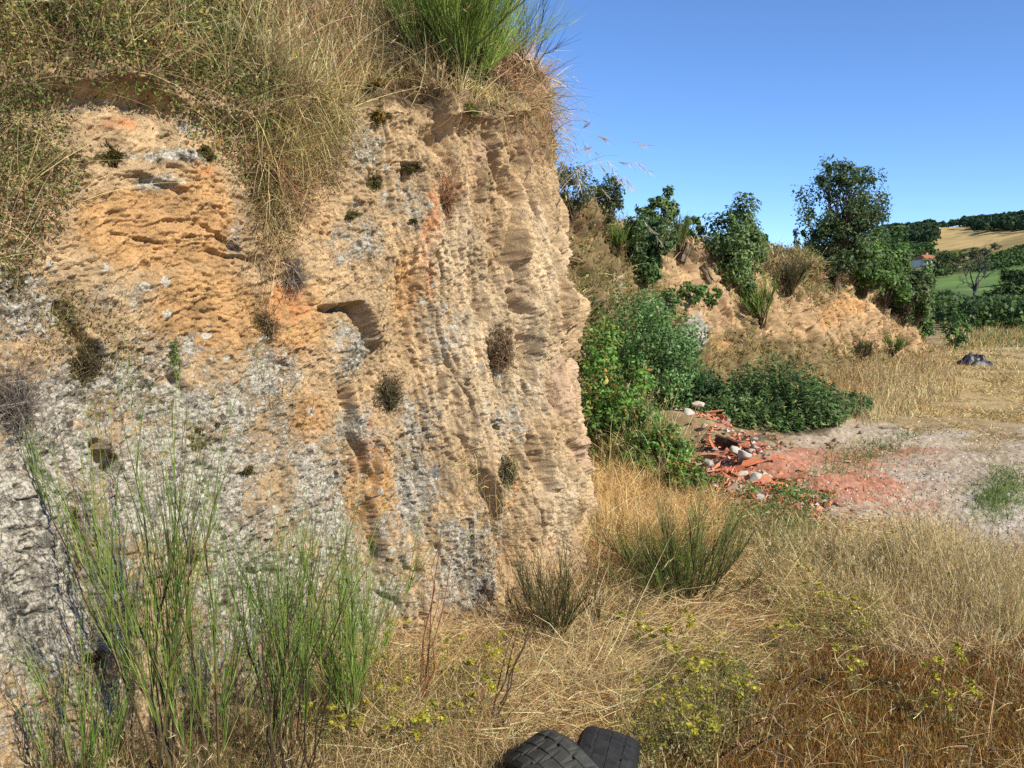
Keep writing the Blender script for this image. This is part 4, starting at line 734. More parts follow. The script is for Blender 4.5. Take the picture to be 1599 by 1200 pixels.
tangle(608, 640, 66, 72, 130, [(1, (0.09, 0.085, 0.04)), (1, (0.12, 0.08, 0.05))], 'olive heather tuft left of the pale rib', leafc=[(2, (0.09, 0.10, 0.035)), (1, (0.12, 0.11, 0.05))])
tangle(796, 750, 44, 66, 110, [(1, (0.11, 0.12, 0.05)), (1, (0.10, 0.07, 0.04))], 'small green grey tuft low on the right ribs of the rock', leafc=[(2, (0.11, 0.135, 0.05)), (1, (0.15, 0.16, 0.08))])
tangle(415, 520, 46, 56, 80, BRN, 'brown green weed tuft below the grassy gully', leafc=[(1, (0.09, 0.10, 0.03)), (1, (0.14, 0.09, 0.04))])
tangle(700, 330, 30, 120, 60, [(1, (0.24, 0.12, 0.06)), (1, (0.30, 0.17, 0.09))], 'thin rusty dry roots hanging in the reddish cleft')
tangle(135, 575, 80, 60, 90, [(1, (0.06, 0.05, 0.03)), (1, (0.10, 0.07, 0.04))], 'dark brown mossy weed mat on the left lichen rock', leafc=[(2, (0.06, 0.055, 0.02)), (1, (0.11, 0.09, 0.035))])
# moss cushions
for k, (px, py, w, lab) in enumerate([(588, 288, 26, 'dark moss cushion in the biggest hole of the grey rock top'), (546, 336, 19, 'round dark moss cushion left below the mossy hole'), (640, 264, 22, 'brown moss cushion on the grey rock top right side'), (735, 172, 30, 'bright moss cushion under the grass tuft at the rock top'), (590, 182, 28, 'yellow brown moss cushion right under the turf edge'), (590, 132, 34, 'rusty orange moss cushion in the turf above the rock'), (645, 345, 14, 'tiny moss cushion on the grey lichen slab'), (326, 240, 22, 'brown moss cushion beside the grey ledge'), (172, 246, 40, 'wide brown moss cushion over the dark ledge hollow'), (340, 664, 11, 'small dark moss cushion, right one of the pair on the lichen rock'), (312, 672, 14, 'small dark moss cushion, left one of the pair on the lichen rock'), (175, 712, 18, 'red brown moss cushion in a notch of the left rock'), (385, 735, 22, 'flat dark moss cushion right of the green switches'), (300, 868, 26, 'brown moss cushion behind the bright broom switches'), (145, 1025, 34, 'dark brown moss cushion in the shaded lower left rock'), (775, 668, 14, 'round brown moss button on the pale right rock')]):
    p, nr, d = on_rock(px, py); r = w * .5 * d / FPX; t = thing('moss_cushion', p, lab, 'moss', 'moss cushions on the rock'); G = Geo(); q = sph(420); q = q[(q * nr).sum(1) > -.1]; q = q - nr * (q * nr).sum(1, keepdims=True) * R.uniform(.3, .6); q = q * [1, 1, R.uniform(.7, 1.5)] * (1 + .35 * np.sin(q[:, :1] * 5 + k) * np.sin(q[:, 2:] * 4 + 2 * k)); c = [[(2, (0.07, 0.06, 0.018)), (1, (0.12, 0.10, 0.03))], [(2, (0.09, 0.105, 0.02)), (1, (0.15, 0.15, 0.03))], [(2, (0.20, 0.12, 0.025)), (1, (0.13, 0.10, 0.03))], [(2, (0.10, 0.06, 0.03)), (1, (0.07, 0.05, 0.02))]][1 if k == 3 else 2 if k in (4, 5) else 3 if k in (11, 13, 14) else 0]
    b = q * r * np.array([1, 1, .8]) * R.uniform(.3, .85, (len(q), 1)); ribbons(G, b, norm(q + nr * .6 + R.normal(size=q.shape) * .5 - [0, 0, .3]), r * R.uniform(.25, .8, len(q)), r * .14, pal(len(q), c, .3), segs=2); leaves(G, q * r * .75 * [1, 1, .8], q, r * .28, pal(len(q), c, .3)); o = G.build('cushion', M_GRASS, t)
# ------------------------------------------------------------------ grass, weeds and moss
STRAW = br([(4, (0.46, 0.34, 0.165)), (3, (0.36, 0.25, 0.115)), (2, (0.25, 0.165, 0.08)), (1, (0.54, 0.43, 0.24)), (1, (0.16, 0.10, 0.055))], 1.55)
GOLD = br([(4, (0.47, 0.32, 0.13)), (3, (0.38, 0.235, 0.09)), (2, (0.28, 0.17, 0.07)), (1, (0.52, 0.40, 0.20))], 1.5)
PALEG = br([(4, (0.52, 0.42, 0.21)), (2, (0.42, 0.32, 0.15)), (1, (0.60, 0.51, 0.30)), (1, (0.30, 0.25, 0.10))], 1.3)
BROWN = br([(3, (0.15, 0.09, 0.045)), (2, (0.23, 0.145, 0.07)), (2, (0.10, 0.062, 0.035)), (1, (0.32, 0.23, 0.12))], 1.55)
OLIVE = br([(3, (0.13, 0.135, 0.04)), (2, (0.18, 0.17, 0.06)), (1, (0.09, 0.10, 0.03)), (1, (0.27, 0.21, 0.09))], 1.5)
GRN = br([(3, (0.09, 0.15, 0.03)), (2, (0.13, 0.19, 0.045)), (1, (0.20, 0.22, 0.07))], 1.25)
YEL = [(3, (0.30, 0.30, 0.05)), (2, (0.38, 0.35, 0.07)), (2, (0.20, 0.23, 0.05))]
MOSSY = [(3, (0.20, 0.10, 0.025)), (2, (0.28, 0.15, 0.035)), (2, (0.13, 0.07, 0.025)), (1, (0.22, 0.16, 0.045))]
def poly_pts(n, poly, wob=12):
    p = np.array(poly, float); out = np.zeros((0, 2)); lo = p.min(0) - wob; hi = p.max(0) + wob
    while len(out) < n:
        q = R.uniform(lo, hi, (n * 2, 2)); out = np.concatenate([out, q[inside(q[:, 0] + R.normal(0, wob, len(q)), q[:, 1] + R.normal(0, wob, len(q)), poly)]])
    return out[:n]
def keep_off(P, k=0.10):
    return foot_dist(P[:, 0], P[:, 1]) > k
def tufts(G, poly, nt, per, length, palette, tilt=(5, 65), w=.0006, grav=(.1, .5), spread=.05, segs=4, up=0.0, wob=14, heads=0.0, hc=None, patch=None):
    """tufts of blades rooted on the ground under a polygon of the photo"""
    q = poly_pts(nt, poly, wob); C = ground_at(q[:, 0], q[:, 1]); m = C[:, 1] > 1.2; C = C[m]; C = C if patch is None else C[fbm(C[:, 0] * 0.8, C[:, 1] * 0.8, 3, 2) > patch]; nt = len(C); i = np.repeat(np.arange(nt), per); n = len(i)
    sc = R.uniform(.6, 1.25, nt)[i]; b = C[i] + np.concatenate([R.normal(0, spread, (n, 2)), np.zeros((n, 1))], 1); b[:, 2] = np.interp(0, [0], [0]) + C[i, 2] - .01
    az = (3.0 * fbm(C[:, 0] * .9, C[:, 1] * .9, 2, 4))[i] + R.uniform(0, 6.28, nt)[i] * .35; d = norm(rdir(n, *tilt, az=az, azs=1.5) + [0, 0, up])
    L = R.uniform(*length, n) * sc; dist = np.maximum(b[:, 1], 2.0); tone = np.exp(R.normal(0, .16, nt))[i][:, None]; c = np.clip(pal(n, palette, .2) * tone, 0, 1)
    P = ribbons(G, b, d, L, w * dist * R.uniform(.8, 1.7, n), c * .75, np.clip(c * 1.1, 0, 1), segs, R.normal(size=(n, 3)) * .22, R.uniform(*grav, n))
    if heads > 0:
        k = np.where(R.uniform(size=n) < heads)[0]; e = P[k, -1]; dd = norm(P[k, -1] - P[k, -2]); f = 5; j = np.repeat(np.arange(len(k)), f); u = R.uniform(-.5, .5, (len(j), 1)); hl = (.10 * L[k] + .01)[j][:, None]
        ribbons(G, e[j] + dd[j] * hl * u, norm(dd[j] + R.normal(size=(len(j), 3)) * .25), hl[:, 0] * .6, w * dist[k][j] * 1.6, jit(hc or (.52, .42, .24), len(j), .15), segs=2)
    return P
def litter(G, poly, n, length, palette, w=.0006, wob=14, lift=.05):
    q = poly_pts(n, poly, wob); C = ground_at(q[:, 0], q[:, 1]); C = C[C[:, 1] > 1.2]; n = len(C); C[:, 2] += R.uniform(0, lift, n); d = rdir(n, 68, 97); L = R.uniform(*length, n)
    ribbons(G, C, d, L, w * C[:, 1] * R.uniform(.8, 1.6, n), pal(n, palette, .22), segs=4, bend=R.normal(size=(n, 3)) * .3, grav=R.uniform(0, .15, n))

G = Geo()                                                             # foreground grass
FGA = [(905, 770), (950, 720), (1010, 745), (1120, 800), (1240, 835), (1330, 825), (1450, 840), (1620, 890), (1620, 965), (1290, 975), (1090, 1040), (960, 1120), (600, 1220), (560, 1090), (660, 1025), (800, 985), (900, 900), (930, 850)]
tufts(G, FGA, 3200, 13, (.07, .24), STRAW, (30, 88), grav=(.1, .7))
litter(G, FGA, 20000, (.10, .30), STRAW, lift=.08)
GA2 = [(905, 800), (950, 715), (1020, 750), (1130, 810), (1130, 850), (1000, 880), (930, 900)]
tufts(G, GA2, 1100, 13, (.14, .34), GOLD, (10, 80), grav=(.1, .7)); litter(G, GA2, 5000, (.12, .3), GOLD)
tufts(G, [(1300, 880), (1440, 880), (1500, 910), (1620, 930), (1620, 990), (1480, 970), (1330, 940)], 800, 14, (.07, .22), PALEG, (0, 28), grav=(.02, .2), up=.3, heads=.3)
tufts(G, [(1410, 880), (1490, 885), (1520, 920), (1620, 945), (1620, 990), (1500, 960), (1400, 920)], 420, 16, (.14, .34), PALEG, (0, 22), grav=(.02, .2), up=.4, heads=.35)
tufts(G, [(1130, 850), (1280, 880), (1500, 970), (1600, 1010), (1450, 1030), (1250, 970), (1100, 890)], 800, 12, (.08, .20), STRAW + PALEG + BROWN[:1], (25, 82), grav=(.05, .4), heads=.15)
tufts(G, [(1180, 850), (1300, 870), (1400, 930), (1320, 960), (1200, 920)], 300, 12, (.12, .28), PALEG + OLIVE, (10, 60), grav=(.05, .3), heads=.2)
tufts(G, [(1130, 1000), (1400, 940), (1620, 1000), (1620, 1040), (1400, 1030), (1150, 1080)], 170, 7, (.05, .12), STRAW + BROWN + OLIVE, (10, 80), grav=(.05, .5))
litter(G, [(1100, 1030), (1400, 980), (1620, 1010), (1620, 1210), (1000, 1210)], 800, (.05, .16), STRAW + BROWN)
tufts(G, [(950, 1200), (1150, 1060), (1620, 1040), (1620, 1230), (950, 1230)], 90, 4, (.08, .24), PALEG, (0, 45), grav=(0, .3), heads=.5)
tufts(G, [(560, 1060), (700, 1015), (860, 1010), (1000, 1100), (1000, 1140), (860, 1105), (700, 1140), (560, 1210)], 1100, 13, (.08, .26), STRAW, (20, 88), grav=(.15, .7), heads=.1)
tufts(G, [(380, 1300), (430, 1120), (560, 1070), (800, 1100), (800, 1230), (700, 1330)], 1300, 12, (.06, .22), BROWN + OLIVE + STRAW[:2], (5, 80), grav=(.1, .5), heads=.1)
tufts(G, [(0, 1330), (0, 1200), (200, 1200), (420, 1120), (430, 1300), (300, 1400)], 700, 10, (.08, .3), BROWN + OLIVE, (5, 65), grav=(.05, .5), heads=.1)
tufts(G, [(820, 990), (980, 960), (1050, 1030), (900, 1100), (800, 1060)], 60, 9, (.35, .6), PALEG, (20, 70), grav=(.3, .8), spread=.03, heads=.5)
tufts(G, [(900, 850), (960, 800), (990, 900), (930, 960), (850, 1000), (800, 1000)], 300, 12, (.10, .28), STRAW + BROWN[:1], (5, 70), grav=(.1, .6), heads=.1)
tufts(G, [(790, 1215), (830, 1170), (990, 1170), (1010, 1230), (900, 1260)], 46, 9, (.10, .26), STRAW + PALEG, (10, 80), grav=(.2, .8), heads=.2)
tufts(G, [(0, 1300), (1200, 1230), (2200, 1230), (2200, 1700), (0, 1700)], 1100, 10, (.06, .2), STRAW + BROWN, (20, 85), grav=(.1, .6))
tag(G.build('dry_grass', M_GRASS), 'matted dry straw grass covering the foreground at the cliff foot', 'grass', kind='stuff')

G = Geo()                                                             # brown moss mat in the right foreground
MO = [(1000, 1230), (1130, 1090), (1300, 1010), (1450, 1030), (1620, 1000), (1620, 1230)]
tufts(G, MO, 11000, 10, (.015, .045), br(MOSSY, 1.3), (0, 60), w=.0011, grav=(0, .2), spread=.045, segs=2, wob=20)
tufts(G, [(1400, 1230), (2100, 1150), (2100, 1600), (1000, 1600), (1000, 1230)], 2500, 9, (.015, .045), br(MOSSY, 1.3), (0, 60), w=.0011, spread=.045, segs=2)
tag(G.build('moss_mat', M_GRASS), 'rust brown moss mat on the right foreground ground', 'moss', kind='stuff')

G = Geo()                                                             # yellow green small-leaved stonecrop carpets
def sedum(G, poly, nst, h, lf, cols, per=9):
    q = poly_pts(nst, poly, 18); C = ground_at(q[:, 0], q[:, 1]); C = C[C[:, 1] > 1.2]; n = len(C); H = R.uniform(*h, n); d = rdir(n, 0, 30); ribbons(G, C, d, H, .0009 * C[:, 1], pal(n, OLIVE), segs=2); i = np.repeat(np.arange(n), per); u = R.uniform(.35, 1.05, (len(i), 1)) ** .6
    c = C[i] + d[i] * H[i][:, None] * u + R.normal(0, .012, (len(i), 3)); leaves(G, c, norm(R.normal(size=c.shape) + [0, 0, .8]), lf * C[i, 1] * R.uniform(.6, 1.3, len(i)), pal(len(i), cols, .22))
sedum(G, [(960, 1210), (1010, 1060), (1120, 1010), (1200, 1080), (1130, 1210)], 650, (.04, .14), .0017, YEL[:1] + OLIVE + OLIVE)
sedum(G, [(430, 1210), (520, 1040), (760, 1040), (830, 1120), (700, 1230)], 420, (.06, .2), .0016, YEL + OLIVE)
sedum(G, [(1180, 960), (1380, 960), (1380, 1000), (1250, 1020)], 160, (.05, .14), .0017, YEL)
sedum(G, [(1130, 800), (1260, 815), (1330, 870), (1200, 880), (1100, 850)], 420, (.06, .18), .0017, GRN + OLIVE)
sedum(G, [(1380, 880), (1450, 900), (1440, 920), (1370, 905)], 130, (.08, .18), .0017, YEL)
sedum(G, [(980, 1000), (1200, 1000), (1400, 1100), (1620, 1060), (1620, 1200), (1100, 1200)], 260, (.04, .12), .0015, OLIVE + YEL)
tag(G.build('ground_weeds', M_LEAF), 'low yellow green weeds spread between the dry grass', 'weeds', kind='stuff')

G = Geo()                                                             # yard: thin straw, tall gold grass under the bank, green patches
tufts(G, [(1330, 645), (1470, 595), (1620, 585), (1620, 690), (1560, 675), (1450, 650), (1380, 668)], 2600, 9, (.04, .12), PALEG + GOLD, (45, 88), grav=(.05, .4), spread=.10, wob=8, patch=0.0)
tufts(G, [(1330, 640), (1620, 585), (1620, 690), (1500, 660), (1380, 675)], 900, 8, (.03, .09), OLIVE + BROWN + GRN, (20, 85), spread=.1, patch=.1)
tufts(G, [(1480, 590), (1470, 540), (1540, 520), (1620, 530), (1620, 590)], 1600, 9, (.05, .16), PALEG + OLIVE + GOLD, (20, 80), spread=.12, patch=-.05)
tufts(G, [(1080, 600), (1090, 565), (1180, 545), (1300, 548), (1460, 562), (1490, 590), (1400, 625), (1335, 640), (1300, 605), (1180, 595)], 2400, 12, (.10, .30), GOLD + BROWN[:2] + OLIVE[:1], (0, 35), grav=(.02, .3), spread=.08, heads=.2)
tufts(G, [(1360, 600), (1460, 575), (1480, 600), (1360, 650)], 500, 12, (.14, .3), PALEG, (0, 35), spread=.08, heads=.2)
tufts(G, [(1330, 700), (1420, 683), (1425, 694), (1290, 735), (1240, 790), (1220, 780), (1270, 735)], 420, 9, (.03, .10), GRN, (5, 70), spread=.05)
tufts(G, [(1530, 800), (1545, 770), (1590, 740), (1599, 750), (1570, 790), (1545, 805)], 200, 9, (.05, .16), GRN, (5, 60), spread=.05)
tufts(G, [(1150, 790), (1240, 800), (1270, 815), (1200, 835), (1130, 815)], 300, 9, (.05, .16), GRN + OLIVE, (5, 60), spread=.05)
tufts(G, [(1250, 700), (1620, 640), (1620, 800), (1250, 800)], 300, 7, (.02, .07), PALEG + OLIVE, (5, 70), spread=.06)
tufts(G, [(930, 720), (945, 500), (1000, 640), (1060, 740), (1000, 745)], 500, 10, (.2, .6), PALEG + GRN + OLIVE, (0, 40), heads=.2)
tufts(G, [(1470, 520), (1480, 507), (1640, 505), (1640, 528), (1500, 535)], 700, 10, (.12, .36), OLIVE + GRN + GOLD, (0, 45), spread=.15)
tufts(G, [(1600, 860), (2900, 900), (2900, 1500), (1600, 1300)], 2200, 10, (.08, .24), STRAW + PALEG, (20, 85), grav=(.1, .6)); tufts(G, [(1600, 560), (2900, 580), (2900, 880), (1600, 850)], 1500, 9, (.04, .14), PALEG + GOLD, (40, 88), spread=.1, patch=0.0)
tag(G.build('yard_grass', M_GRASS), 'thin dry grass over the yard and tall golden grass under the embankment', 'grass', kind='stuff')

def patchy(P):
    """plants of one kind stand in patches: slow change of tone and hue over the ground"""
    a = fbm(P[:, 0] * 3.1 + P[:, 1] * 2, P[:, 2] * 3.4, 3, 5); b = fbm(P[:, 1] * 2.3, P[:, 2] * 2.7 + P[:, 0] * 2, 3, 2)
    return np.exp(0.55 * a)[:, None] * np.exp(b[:, None] * np.array([-.14, .10, -.10]))
def on_surf(G, S, poly, n, length, palette, tilt=40, w=.0006, grav=(.1, .5), out=.5, up=.8, segs=4, wob=14, avoid=None, clump=0, heads=0.0):
    if clump: k0 = scatter(S, max(1, n // clump), poly, wob); k = np.repeat(k0, clump)
    else: k = scatter(S, n, poly, wob)
    if len(k) == 0: return None
    if avoid is not None: k = k[~avoid(S.px[k] + R.normal(0, 8, len(k)), S.py[k] + R.normal(0, 8, len(k)))]
    n = len(k); d = norm(S.N[k] * out + [0, 0, up] + R.normal(size=(n, 3)) * math.tan(math.radians(tilt)) * .6); L = R.uniform(*length, n); c = pal(n, palette, .22) * patchy(S.P[k])
    b = S.P[k] - S.N[k] * .01 + (R.normal(size=(n, 3)) * .02 if clump else 0)
    P = ribbons(G, b, d, L, w * np.maximum(S.dep[k], 2) * R.uniform(.8, 1.6, n), c * .8, np.clip(c * 1.1, 0, 1), segs, R.normal(size=(n, 3)) * .25, R.uniform(*grav, n))
    if heads > 0:
        h = np.where(R.uniform(size=n) < heads)[0]; dd = norm(P[h, -1] - P[h, -2]); j = np.repeat(np.arange(len(h)), 5); u = R.uniform(-.5, .5, (len(j), 1)); hl = (.12 * L[h] + .01)[j][:, None]
        ribbons(G, P[h, -1][j] + dd[j] * hl * u, norm(dd[j] + R.normal(size=(len(j), 3)) * .25), hl[:, 0] * .6, w * S.dep[k][h][j] * 1.5, jit((.5, .4, .24), len(j), .15), segs=2)
    return P
def leaf_on(G, S, poly, n, size, palette, lift=.06, wob=14, avoid=None):
    k = scatter(S, n, poly, wob)
    if avoid is not None: k = k[~avoid(S.px[k] + R.normal(0, 8, len(k)), S.py[k] + R.normal(0, 8, len(k)))]
    n = len(k); c = S.P[k] + S.N[k] * R.uniform(0, lift, (n, 1)) + np.array([0, 0, 1]) * R.uniform(0, lift, (n, 1)) * .6; leaves(G, c, norm(R.normal(size=(n, 3)) * .8 + S.N[k] * .6 + [0, 0, .3]), size * S.dep[k] * R.uniform(.6, 1.5, n), np.clip(pal(n, palette, .28) * patchy(S.P[k]), 0, 1))
VEGC = [(2, (0.075, 0.06, 0.022)), (2, (0.11, 0.075, 0.03)), (2, (0.10, 0.10, 0.03)), (1, (0.17, 0.16, 0.05)), (1, (0.15, 0.07, 0.035)), (.6, (0.26, 0.27, 0.07))]
G = Geo()                                                             # turf and weeds on the cliff top
A = [(-60, -40), (330, -40), (400, 60), (420, 130), (470, 300), (430, 330), (330, 235), (240, 140), (60, 130), (120, 290), (90, 350), (30, 420), (-60, 430)]
leaf_on(G, SC, A, 34000, .0019, VEGC + GRN[:2] + [(2, (0.19, 0.09, 0.04))], .07); on_surf(G, SC, A, 5000, (.05, .16), BROWN + OLIVE, 45); on_surf(G, SC, A, 1500, (.15, .4), STRAW, 35, heads=.15)
VEGC = br(VEGC, 1.3)
A0 = [(-60, -60), (420, -60), (400, 60), (330, 95), (60, 110), (-60, 130)]
leaf_on(G, SC, A0, 14000, .0021, VEGC + [(2, (0.14, 0.09, 0.03))], .10); on_surf(G, SC, A0, 2500, (.06, .2), BROWN + OLIVE + STRAW[:2], 35); leaf_on(G, SC, A0, 12000, .0019, VEGC + GRN + YEL[:2], .14); on_surf(G, SC, [(-60, -60), (420, -60), (300, 30), (-60, 60)], 1800, (.2, .5), OLIVE + STRAW, 28, heads=.2)
Bp = [(300, -60), (670, -60), (660, 130), (560, 150), (540, 190), (400, 140), (340, 60)]
on_surf(G, SC, Bp, 10000, (.10, .3), PALEG + STRAW, 30, grav=(.1, .5), heads=.1); on_surf(G, SC, Bp, 2600, (.2, .6), STRAW + OLIVE, 22, heads=.3); leaf_on(G, SC, Bp, 7000, .0013, OLIVE + BROWN + YEL[:1], .12); on_surf(G, SC, Bp, 1200, (.08, .24), BROWN, 35); on_surf(G, SC, Bp, 2600, (.1, .3), GRN + OLIVE, 30)
Cc = [(410, 110), (545, 150), (525, 270), (480, 300), (440, 380), (425, 430), (405, 400), (395, 300)]
on_surf(G, SC, Cc, 2500, (.08, .22), STRAW[:3] + STRAW[:3] + OLIVE[:1] + BROWN, 35, grav=(.4, 1.1), out=.8, up=.5); leaf_on(G, SC, Cc, 4500, .0014, VEGC, .06); on_surf(G, SC, Cc, 500, (.2, .4), STRAW + OLIVE, 22, grav=(.1, .5), heads=.1)
on_surf(G, SC, [(455, 150), (540, 170), (525, 290), (470, 300)], 1200, (.06, .18), BROWN, 40, grav=(.2, .8))
D = [(650, 40), (800, 40), (870, 160), (850, 190), (790, 185), (700, 172), (650, 150)]
on_surf(G, SC, D, 7500, (.12, .36), STRAW, 38, grav=(.2, .9), heads=.05); on_surf(G, SC, [(640, 40), (700, 60), (680, 160), (620, 150)], 1500, (.1, .3), BROWN, 30)
on_surf(G, SC, [(790, 120), (880, 170), (900, 260), (860, 260), (820, 190)], 1500, (.12, .34), STRAW + OLIVE, 35, grav=(.3, .9), heads=.1)
on_surf(G, SC, [(500, -80), (690, -80), (690, 60), (560, 130)], 1800, (.2, .5), STRAW + PALEG, 26, grav=(.1, .4), heads=.15)
on_surf(G, SC, [(-600, -400), (1000, -400), (900, 0), (-600, 0)], 5000, (.15, .4), STRAW + OLIVE, 30)
TL = [(-4000, -3000), (-60, -3000), (-60, 120), (-900, 60), (-4000, 60)]
leaf_on(G, SC, TL, 8000, .0022, VEGC); on_surf(G, SC, TL, 6000, (.1, .35), STRAW + OLIVE, 32, w=.001)
tag(G.build('cliff_top_turf', M_GRASS), 'shaggy brown and straw turf with weeds hanging over the cliff top', 'turf', kind='stuff')
G = Geo()                                                             # sparse tufts and roots on the rock
FA = [(-20, 250), (540, 200), (850, 220), (930, 850), (780, 1000), (300, 1180), (-20, 1180)]
on_surf(G, SC, FA, 700, (.03, .12), STRAW + BROWN, 45, w=.0004, grav=(.1, .9), clump=4); on_surf(G, SC, [(380, 440), (450, 470), (470, 700), (400, 560)], 260, (.05, .16), OLIVE + BROWN, 40, clump=5)
on_surf(G, SC, [(0, 440), (200, 480), (250, 640), (60, 600)], 500, (.03, .12), BROWN + OLIVE, 45, clump=4); leaf_on(G, SC, [(0, 430), (180, 470), (250, 620), (40, 560)], 1500, .0013, VEGC, .02)
on_surf(G, SC, [(700, 680), (760, 690), (800, 860), (760, 900)], 380, (.08, .22), BROWN + STRAW, 30, w=.0004, grav=(.6, 1.4), up=.1, clump=4); on_surf(G, SC, [(840, 560), (900, 540), (935, 850), (880, 850)], 150, (.05, .2), STRAW, 40, w=.0004, clump=3)
on_surf(G, SC, [(620, 860), (930, 800), (930, 900), (640, 1010)], 600, (.06, .2), STRAW + BROWN, 40, w=.0004, clump=3)
tag(G.build('rock_grass', M_GRASS), 'sparse withered grass and rootlets growing on the rock face', 'grass', kind='stuff')

BARE = [[(1030, 375), (1120, 390), (1145, 470), (1180, 540), (1110, 540), (1050, 470)], [(1150, 420), (1230, 450), (1285, 448), (1400, 455), (1475, 510), (1475, 560), (1340, 555), (1225, 545), (1150, 490)]]
def av(px, py): r = inside(px, py, BARE[0]); return (r | inside(px, py, BARE[1])) & (R.uniform(size=len(px)) < .85)
BK = [(850, 240), (960, 300), (1290, 400), (1470, 500), (1490, 560), (1330, 570), (1080, 590), (900, 720)]
G = Geo()
on_surf(G, SB, BK, 24000, (.08, .26), BROWN + OLIVE + OLIVE + GRN[:1] + STRAW[:2], 40, avoid=av, clump=5); leaf_on(G, SB, BK, 20000, .0015, OLIVE + VEGC + GRN, .12, avoid=av)
on_surf(G, SB, [(870, 260), (1000, 330), (1290, 400), (1290, 450), (1180, 430), (1000, 400), (900, 340)], 8000, (.10, .28), STRAW + OLIVE + PALEG, 30, avoid=av, clump=6, heads=.15)
on_surf(G, SB, [(880, 340), (960, 350), (950, 450), (880, 430)], 1500, (.1, .3), [(2, (0.22, 0.08, 0.035)), (2, (0.26, 0.16, 0.08))], 40, clump=6)
on_surf(G, SB, [(1180, 390), (1300, 400), (1290, 490), (1240, 480)], 3500, (.12, .36), BROWN + OLIVE + STRAW[:2], 35, clump=6); leaf_on(G, SB, [(1180, 390), (1300, 400), (1285, 480), (1200, 470)], 3000, .0013, OLIVE, .16)
on_surf(G, SB, [(1090, 540), (1300, 520), (1470, 540), (1470, 575), (1300, 580), (1090, 595)], 3500, (.1, .3), GOLD + OLIVE + BROWN[:1], 30, clump=6, heads=.1)
on_surf(G, SB, [(900, 430), (1000, 430), (1060, 560), (960, 560)], 2600, (.1, .36), PALEG + OLIVE, 35, clump=6, heads=.1); leaf_on(G, SB, [(900, 460), (1060, 500), (1080, 600), (920, 620)], 6000, .0018, GRN + LEAFY, .25)
on_surf(G, SB, [BARE[1][0], (1290, 470), (1400, 480), (1460, 540), (1200, 530)], 700, (.05, .2), BROWN + GOLD, 40, clump=5)
on_surf(G, SB, [(100, 0), (890, 200), (900, 780), (100, 780)], 9000, (.1, .32), BROWN + OLIVE + STRAW[:2], 38, clump=6); leaf_on(G, SB, [(100, 0), (890, 200), (900, 780), (100, 780)], 6000, .0016, OLIVE + VEGC)
tag(G.build('embankment_scrub', M_GRASS), 'dry brown and olive scrub covering the embankment', 'scrub', kind='stuff')
# ------------------------------------------------------------------ single weeds and grasses
def grass_clump(name, p, n, L, tilt, cols, w, label, cat, group, lean=(0, 0, 0), grav=(.2, .6), head=None):
    t = thing(name, p, label, cat, group); G = Geo(); b = np.concatenate([R.normal(0, .02, (n, 2)), np.zeros((n, 1)) - .02], 1); d = norm(rdir(n, *tilt) + np.array(lean)); LL = R.uniform(*L, n); c = pal(n, cols)
    P = ribbons(G, b, d, LL, w, c, np.clip(c * 1.1, 0, 1), 7, R.normal(size=(n, 3)) * .1, R.uniform(*grav, n), taper=.6); G.build('blades', M_GRASS, t)
    if head:
        G = Geo(); f = 16; k = np.arange(n); j = np.repeat(k, f); u = R.uniform(0, 1, (len(j), 1)); e = P[j, -2] * (1 - u) + P[j, -1] * u; dd = norm(P[j, -1] - P[j, -2]); ribbons(G, e, norm(dd + R.normal(size=e.shape) * .3 + [0, 0, -.1]), LL[j] * R.uniform(.04, .09, len(j)), w * 1.1, jit(head, len(j), .12), segs=2); G.build('seed_heads', M_GRASS, t)
    return t
i = pick(SC, 872, 262, 10); p = SC.P[i] + np.array([-.06, .30, -.12]); grass_clump('tall_grass', p, 18, (.6, 1.0), (5, 42), [(1, (0.50, 0.44, 0.34))], .0032, 'tall pale feathery grass arching into the sky behind the cliff edge', 'grass clump', None, (.5, -.1, 0), (.35, .85), (0.55, 0.48, 0.40))
p = gp(1040, 1235); 
for k, (px, py, lab) in enumerate([(985, 1225, 'pale grass spikes right beside the old tyres'), (1020, 1240, 'pale grass spikes second from the old tyres at the lower picture edge'), (1045, 1230, 'pale grass spikes furthest right of the tyres at the lower picture edge')]):
    grass_clump('spike_grass', gp(px, py), 5, (.10, .2), (0, 18), PALEG, .003, lab, 'grass clump', 'pale grass spikes by the tyres', grav=(0, .1), head=(.55, .46, .28))
for k, (px, py, L, col, lab) in enumerate([(655, 1120, .75, (0.16, 0.06, 0.035), 'thin red brown stalk leaning in front of the rock left of the dark streak'), (760, 1150, .6, (0.09, 0.055, 0.035), 'thin dark stalk rising left of the tyres'), (1095, 1215, .75, (0.08, 0.05, 0.03), 'long dark dead stalk lying diagonally over the right foreground'), (430, 1290, .8, (0.04, 0.025, 0.018), 'black dead stalk among the left broom switches'), (455, 1290, .75, (0.04, 0.025, 0.018), 'second black dead stalk leaning beside the first among the left brooms'), (1290, 905, .35, (0.2, 0.12, 0.06), 'brown branched weed stalk in the middle grass')]):
    p = gp(px, py); t = thing('dead_stalk', p, lab, 'stalk', 'dead stalks'); G = Geo(); d = {0: (.12, .05, 1), 1: (.35, .1, .9), 2: (.85, .55, .42), 3: (.05, .1, 1), 4: (.16, .05, 1), 5: (.2, 0, 1)}[k]; e = norm(np.array(d)) * L; tips = np.array([e] + [e * R.uniform(.6, 1) + R.normal(size=3) * .06 for _ in range(4)]); limbs_geo(G, np.array([0, 0, -.03]), tips, .0045, col, .02, .01); G.build('stem', M_BARK, t)
